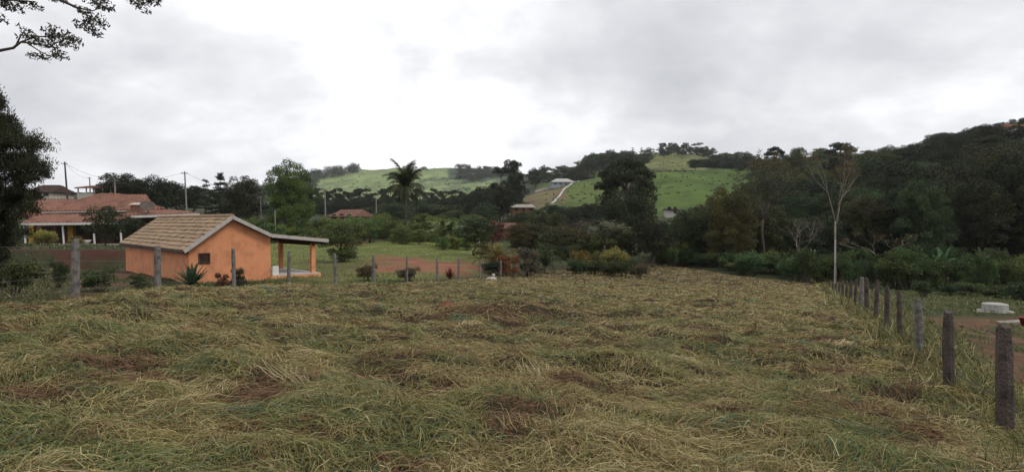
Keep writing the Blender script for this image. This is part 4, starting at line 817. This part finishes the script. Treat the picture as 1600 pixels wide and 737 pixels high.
cottage('brick_cottage', 'small brick-red cottage on the slope below the dirt terraces', 818, 222, P(818, 333, 222).z, 34, 6, 2.0, 1.1, 'dull_wall', 'cream', .1, 3, R(8))
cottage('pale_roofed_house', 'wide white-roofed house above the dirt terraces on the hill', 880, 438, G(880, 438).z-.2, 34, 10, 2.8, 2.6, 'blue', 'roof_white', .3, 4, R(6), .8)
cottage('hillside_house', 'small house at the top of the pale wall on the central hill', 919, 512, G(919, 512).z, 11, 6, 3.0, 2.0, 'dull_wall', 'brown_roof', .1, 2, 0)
cottage('orange_roofed_house', 'house with a bright orange roof on the ridge at the far right', 1590, 285, P(1590, 204, 285).z, 42, 8, 1.4, 1.6, 'cream', 'orange_roof', .15, 3, R(-8))
cottage('valley_shed', 'tiny pale shed at the foot of the bright green pasture', 1050, 205, P(1050, 333, 205).z, 18, 3, 1.0, .5, 'fascia', 'brown_roof', 0, 2, 0)
cottage('brick_shed', 'narrow red brick shed glimpsed among the bushes at the foot of the wood', 1089, 90, P(1089, 395, 90).z, 6, 1.6, .7, .5, 'old_tile', 'old_tile', 0, 0, 0, .1, False)
# pale retaining wall up the hill
mb = MB(); pts = [G(860+i*4.0, 335+i*12.5) for i in range(15)]
for a, b in zip(pts[:-1], pts[1:]): mb.prism([a+Vector((0, 0, -1)), a+Vector((1.0, 0, -1)), b+Vector((1.0, 0, -1)), b+Vector((0, 0, -1))], [a+Vector((0, 0, .7)), a+Vector((1.0, 0, .7)), b+Vector((1.0, 0, .7)), b+Vector((0, 0, .7))])
tag(mb.build('retaining_wall', M['fascia']), 'long pale wall climbing the central hill past the white-roofed house', 'wall')
mb = MB(); pts = [G(836+i*4, 448) for i in range(9)]
for a, b in zip(pts[:-1], pts[1:]): mb.prism([a+Vector((0, 0, -1)), a+Vector((0, 1, -1)), b+Vector((0, 1, -1)), b+Vector((0, 0, -1))], [a+Vector((0, 0, 1.5)), a+Vector((0, 1, 1.5)), b+Vector((0, 1, 1.5)), b+Vector((0, 0, 1.5))])
tag(mb.build('boundary_wall', M['fascia']), 'low grey wall along the top of the dirt terraces', 'wall')

# ------------------------------------------------------------------ poles and lines
def pole(px, Y, yb, yt, lean, label, r=.11, m='pole', cross=True, name='utility_pole'):
    b = P(px, yb, Y); h = (yb-yt)/F*Y+1.5; t = thing(name, label, 'pole', b-Vector((0, 0, 1.5)))
    top = Vector((lean*h, 0, h)); mb = MB(); mb.tube([(0, 0, 0), top], [r*1.25, r*.8], 10); mb.build('shaft', M[m], t)
    if cross:
        mb = MB(); beam(mb, top+Vector((-.55, -.12, -.35)), top+Vector((.55, -.12, -.35)), .09, .11); ca = mb.build('crossarm', M['grey_wood'], t)
        mb = MB()
        for x in (-.5, 0, .5): mb.tube([top+Vector((x, -.12, -.29)), top+Vector((x, -.12, -.12))], .035, 6)
        mb.build('insulator', M['dark'], ca)
    return b-Vector((0, 0, 1.5))+top+Vector((0, -.12, -.14))
tA = pole(107, 120, 312, 253, -.06, 'tallest leaning dark utility pole above the neighbour house', .16, 'dark_wood')
tB = pole(142, 210, 300, 277, -.03, 'short far utility pole above the open shed roof', .2)
tC = pole(182, 98, 325, 279, -.03, 'pale utility pole rising at the ridge of the farmhouse roof', .11)
tD = pole(293, 112, 340, 268, -.04, 'pale utility pole between the farmhouse and the conifers', .13)
tE = pole(323, 190, 318, 282, 0, 'thin far pole beside the conifers', .12)
tF = pole(410, 100, 360, 305, -.04, 'grey utility pole in front of the dark rounded tree', .10)
tG = pole(509, 130, 345, 295, -.02, 'pale utility pole left of the tiled cottage', .14)
tH = pole(588, 150, 345, 308, 0, 'pale pole against the dark eucalyptus belt', .13, cross=False)
pole(430, 92, 372, 328, 0, 'thin pale pole below the bright green tree', .05, 'pale_pole', False, 'thin_pole')
pole(749, 67, 399, 362, 0, 'short white post beneath the red-leafed tree', .06, 'pale_pole', False, 'white_post')
pole(1305.5, 56, 446, 374, 0, 'slim white pole at the end of the right-hand fence', .075, 'pale_pole', False, 'white_pole')
def cable(a, b, label, sag=.6, r=.02):
    mb = MB(); mb.tube([a.lerp(b, i/12)-Vector((0, 0, sag*4*(i/12)*(1-i/12))) for i in range(13)], r, 5); tag(mb.build('power_line', M['dark']), label, 'cable')
cable(tA, tC, 'overhead line from the tall leaning pole to the pale roof pole')
cable(tC, tD, 'overhead line between the pale roof pole and the pole by the conifers')
cable(tA, tB, 'overhead line from the tall leaning pole back to the short far pole', 1)
cable(tD, tF, 'overhead line running from the conifer pole down to the grey pole')
cable(tF, tG, 'overhead line crossing in front of the bright green tree')

# ------------------------------------------------------------------ fences
def post_mesh(mb, o, h, w, lean, rs, square=True):
    n = 7; ring = 8; pr = []
    for i in range(n):
        t = i/(n-1); z = -.5+(h+.5)*t; s = w*(1.04-.10*t)*(1 if i < n-1 else .80)
        pr.append([(o[0]+lean[0]*z+s*(1+.07*rs.randn()*(i > 0))*math.cos(k*.7854+.39)*.56, o[1]+lean[1]*z+s*(1+.07*rs.randn())*math.sin(k*.7854+.39)*.56, o[2]+z+(.02*rs.randn() if i == n-1 else 0)) for k in range(ring)])
    vs = [p for r_ in pr for p in r_]; fs = [(i*ring+k, i*ring+(k+1) % ring, (i+1)*ring+(k+1) % ring, (i+1)*ring+k) for i in range(n-1) for k in range(ring)]
    mb.add(vs, fs+[tuple(range((n-1)*ring, n*ring))]); return mb
def wire_fence(label, posts, m, strands, name='wire_fence'):
    rs = np.random.RandomState(len(posts)); b = Vector((posts[0][0], posts[0][1], gz(*posts[0][:2]))); root = thing(name, label, 'fence', b); tops = []
    for x, y, h, w, ln, *mm in posts:
        z = gz(x, y); mb = MB(); o = Vector((x, y, z))-b; post_mesh(mb, o, h, w, ln, rs); mb.build('post', M[mm[0] if mm else m], root); tops.append((o, h, ln))
    for f in strands:
        mb = MB(); pts = []
        for (o0, h0, l0), (o1, h1, l1) in zip(tops[:-1], tops[1:]):
            a = o0+Vector((l0[0]*h0*f, l0[1]*h0*f-.09, h0*f)); c = o1+Vector((l1[0]*h1*f, l1[1]*h1*f-.09, h1*f))
            pts += [a.lerp(c, i/4)-Vector((0, 0, .02*4*(i/4)*(1-i/4))) for i in range(4)]
        mb.tube(pts+[c], .0022, 5); mb.build('wire', M['metal'], root)
LP = [(-180, 12.2, .20, 378), (115, 15.9, .17, 374), (245, 20.4, .19, 384), (365, 22.8, .13, 388), (450, 25.6, .12, 392), (524, 27.2, .13, 397), (584, 29, .12, 399), (636, 31, .10, 402), (683, 34, .12, 403), (716, 36.5, .12, 404), (750, 40.5, .10, 405), (782, 45, .13, 407), (806, 49, .11, 406), (830, 53, .11, 408), (851, 56.5, .12, 408), (868, 59.5, .11, 409), (887, 62.5, .11, 409)]
posts = []
for px, Y, w, yt in LP:
    x = (px-CX)/F*Y; posts.append((x, Y, max(.8, -(yt-HZ)/F*Y-gz(x, Y)), w, (random.uniform(-.035, .035), random.uniform(-.03, .03))))
wire_fence('weathered grey post and wire fence along the far edge of the mown field', posts, 'grey_wood', (.92, .68, .44, .22))
RP = [(1775, 4.6, .2, 540), (1577, 7.05, .19, 511), (1487, 9.6, .17, 486), (1439, 12.6, .17, 468), (1409, 14.6, .13, 456), (1388, 16.6, .14, 447), (1370, 19, .14, 438), (1356, 21.5, .15, 434), (1346, 24, .17, 433), (1337, 26.6, .13, 437), (1330, 29.3, .13, 438), (1323.5, 32, .14, 439), (1318, 35, .14, 440), (1312, 38.5, .14, 441), (1307, 42, .15, 443), (1302, 46, .15, 444), (1297, 50, .15, 446)]
posts = []
for i, (px, Y, w, yt) in enumerate(RP):
    x = (px-CX)/F*Y; posts.append((x, Y, max(.7, min(1.6, -(yt-HZ)/F*Y-gz(x, Y))), w*.84, (random.uniform(-.04, .055), random.uniform(-.03, .03)), 'grey_wood' if i in (3, 8) else 'dark_wood'))
wire_fence('dark wooden post fence running down the right side of the mown field', posts, 'dark_wood', (.9, .6, .3))

# ------------------------------------------------------------------ things on the right and in the field
g = G(1557, 36.5); wl = thing('well_ring', 'round white concrete well ring with a lid on a slab beside the dirt track', 'well', g)
mb = MB(); mb.prism([Vector((.95*math.cos(a*.524)*random.uniform(.85, 1.2), .9*math.sin(a*.524), -.3)) for a in range(12)], [Vector((.93*math.cos(a*.524)*(1+.12*math.sin(a*2.3)), .9*math.sin(a*.524)*(1+.1*math.cos(a*1.7)), .06)) for a in range(12)]); mb.build('base_slab', M['concrete'], wl)
mb = MB(); mb.lathe((0, 0, .06), [(.62, 0), (.62, .40), (.58, .42), (.50, .42), (.50, .1)], 32); mb.build('ring', M['concrete'], wl)
mb = MB(); mb.lathe((0, 0, .44), [(.5, 0), (.48, .06), (.02, .07)], 32); mb.build('lid', M['concrete'], wl)
g = G(1580, 30.5); mb = MB(); pts = [(-.62, -.2), (-.2, -.32), (.55, -.24), (.8, .1), (.3, .3), (-.5, .2)]
mb.prism([(x, y, -.12) for x, y in pts], [(x, y, .10+.12*max(0, x)) for x, y in pts]); sl = mb.build('concrete_slab', M['slab']); sl.location = g; sl.data.materials[0] = M['slab_dull']; tag(sl, 'flat pale broken slab lying on the dirt near the right edge', 'slab')
g = G(1610, 29); tb = thing('plastic_tub', 'faded red plastic tub at the far right edge by the dirt track', 'tub', g)
mb = MB(); mb.lathe((0, 0, 0), [(.02, .01), (.26, 0), (.36, .40), (.40, .42), (.38, .44), (.33, .41), (.24, .05), (.02, .05)], 24); mb.build('body', M['red'], tb, True)
g = G(698, 16.2); mb = MB(); rs = np.random.RandomState(8); pr = [(.02, .2), (.12, .17), (.22, .08), (.26, -.02), (.24, -.2)]
mb.lathe((0, 0, 0), pr[::-1], 12); mb.v = [(x*(1+.18*rs.randn()), y*(1+.18*rs.randn()), z+.025*rs.randn()) for x, y, z in mb.v]
tm = mb.build('earth_mound', M['earth'], None, True); tm.location = g+Vector((0, 0, .06)); tag(tm, 'small red-brown clod of earth standing up from the cut grass', 'mound')
g = G(775, 44); 
for i, (px, Y, l) in enumerate(((768, 41, 'pale stone in the grass left of the white garden ornament'), (757, 52, 'pale flat stone slab on the lawn below the squat shrub'))):
    mb = MB(); mb.lathe((0, 0, 0), [(.34, -.1), (.36, .06), (.25, .16), (.02, .18)], 12); mb.v = [(x*(1.0+.1*rs.randn()), y*(1+.1*rs.randn()), z) for x, y, z in mb.v]; o = mb.build('stone', M['concrete'], None, True); o.location = G(px, Y); tag(o, l, 'stone')
t = thing('garden_ornament', 'small white garden ornament in the grass before the low palm', 'ornament', G(771, 41.5)); mb = MB(); mb.lathe((0, 0, 0), [(.11, -.05), (.12, .04), (.06, .08), (.05, .20), (.10, .27), (.12, .34), (.07, .41), (.02, .43)], 16); mb.build('body', M['fascia'], t, True)

# ------------------------------------------------------------------ haze
mb = MB(); mb.box((-3200, -3200, -60), (6400, 0, 0), (0, 6400, 0), (0, 0, 380)); hz = mb.mesh('haze', M['white']); hz.materials.clear()
m, nt, out = mat('thin_air'); v = N(nt, 'ShaderNodeVolumePrincipled'); v.inputs['Color'].default_value = (.86, .90, .95, 1); v.inputs['Density'].default_value = .00009; L(nt, v.outputs['Volume'], out.inputs['Volume'])
hz.materials.append(m); ho = link('haze', hz); tag(ho, None, None, kind='stuff')

# ------------------------------------------------------------------ sky, sun, camera
SUN_EL, SUN_AZ = R(50), R(115)     # high, behind the camera to the right, veiled by cloud
w = bpy.data.worlds.new('World'); S.world = w; w.use_nodes = True; nt = w.node_tree; nt.nodes.clear()
out = N(nt, 'ShaderNodeOutputWorld'); bg = N(nt, 'ShaderNodeBackground', _Strength=.10); L(nt, bg.outputs[0], out.inputs['Surface'])
sky = N(nt, 'ShaderNodeTexSky', sky_type='NISHITA', sun_disc=False, sun_elevation=SUN_EL, sun_rotation=SUN_AZ)
tc = N(nt, 'ShaderNodeTexCoord'); sp = N(nt, 'ShaderNodeSeparateXYZ'); L(nt, tc.outputs['Generated'], sp.inputs[0])
def Mth(op, a, b=None):
    n = N(nt, 'ShaderNodeMath', operation=op)
    for i, x in enumerate((a, b)):
        if x is None: continue
        if isinstance(x, (int, float)): n.inputs[i].default_value = x
        else: L(nt, x, n.inputs[i])
    return n.outputs[0]
zz = Mth('ADD', Mth('MAXIMUM', sp.outputs['Z'], 0.0), .40)
cv = N(nt, 'ShaderNodeCombineXYZ'); L(nt, Mth('DIVIDE', sp.outputs['X'], zz), cv.inputs[0]); L(nt, Mth('DIVIDE', sp.outputs['Y'], zz), cv.inputs[1])
def noise(sc, det, off, rough=.55, dist=.0):
    mp = N(nt, 'ShaderNodeMapping'); mp.inputs['Location'].default_value = off; L(nt, cv.outputs[0], mp.inputs[0])
    n = N(nt, 'ShaderNodeTexNoise', _Scale=sc, _Detail=det, _Roughness=rough, _Distortion=dist); L(nt, mp.outputs[0], n.inputs['Vector']); return n.outputs['Fac']
n1 = noise(1.15, 7, (3.1, 1.7, 0), .52, .4); n2 = noise(3.0, 6, (8, 2, 4), .5, .3)
def lobe(px, py, k):
    d = Vector(((px-CX)/F, 1, -(py-HZ)/F)).normalized(); n = N(nt, 'ShaderNodeVectorMath', operation='DOT_PRODUCT'); L(nt, tc.outputs['Generated'], n.inputs[0]); n.inputs[1].default_value = d
    return Mth('POWER', Mth('MAXIMUM', n.outputs['Value'], 0.0), k)
# broad thin and thick places of the overcast: thin over the left and centre, thick over the upper right
n3 = noise(8, 6, (1, 7, 2), .55, .2)
cl = Mth('ADD', Mth('MULTIPLY', Mth('SUBTRACT', n1, .5), 1.35), Mth('MULTIPLY', Mth('SUBTRACT', n2, .5), .75)); cl = Mth('ADD', cl, Mth('MULTIPLY', Mth('SUBTRACT', n3, .5), .30))
cl = Mth('ADD', cl, .53)
for px, py, kk, a in ((150, 20, 6, .18), (600, 170, 60, .24), (330, 60, 30, .08), (430, 200, 160, -.12), (900, 150, 40, -.07), (1250, 20, 10, -.07), (1330, 200, 90, .08), (1750, 60, 8, -.02), (120, 200, 60, -.10)):
    cl = Mth('ADD', cl, Mth('MULTIPLY', lobe(px, py, kk), a))
rp = ramp(nt, [(.12, (5.5, 5.6, 5.85)), (.40, (7.2, 7.25, 7.55)), (.60, (8.9, 8.95, 9.2)), (.82, (11.8, 11.8, 12.0))]); L(nt, cl, rp.inputs['Fac'])
mx = N(nt, 'ShaderNodeMix', data_type='RGBA'); mx.inputs['Factor'].default_value = .96; L(nt, sky.outputs[0], mx.inputs['A']); L(nt, rp.outputs['Color'], mx.inputs['B']); L(nt, mx.outputs['Result'], bg.inputs['Color'])
sl = bpy.data.lights.new('sun', 'SUN'); sl.energy = 1.5; sl.angle = R(18); sl.color = (1, .96, .90); so = bpy.data.objects.new('sun', sl); COL.objects.link(so)
d = Vector((math.sin(SUN_AZ)*math.cos(SUN_EL), math.cos(SUN_AZ)*math.cos(SUN_EL), math.sin(SUN_EL))); so.rotation_euler = d.to_track_quat('Z', 'Y').to_euler(); so.location = (0, 0, 60)
cam = bpy.data.cameras.new('camera'); cam.sensor_width = 36; cam.sensor_fit = 'HORIZONTAL'; cam.lens = 36*F/1600; cam.clip_end = 12000; cam.clip_start = .05
co = bpy.data.objects.new('camera', cam); COL.objects.link(co); co.rotation_euler = (R(90)-math.atan((368.5-HZ)/F), 0, 0); S.camera = co
S.view_settings.view_transform = 'Standard'; S.view_settings.look = 'None'; S.view_settings.exposure = .14; S.view_settings.gamma = 1; S.view_settings.use_curve_mapping = False
S.cycles.max_bounces = 6; S.cycles.diffuse_bounces = 3; S.cycles.glossy_bounces = 1; S.cycles.transmission_bounces = 3; S.cycles.volume_bounces = 0; S.cycles.use_denoising = True
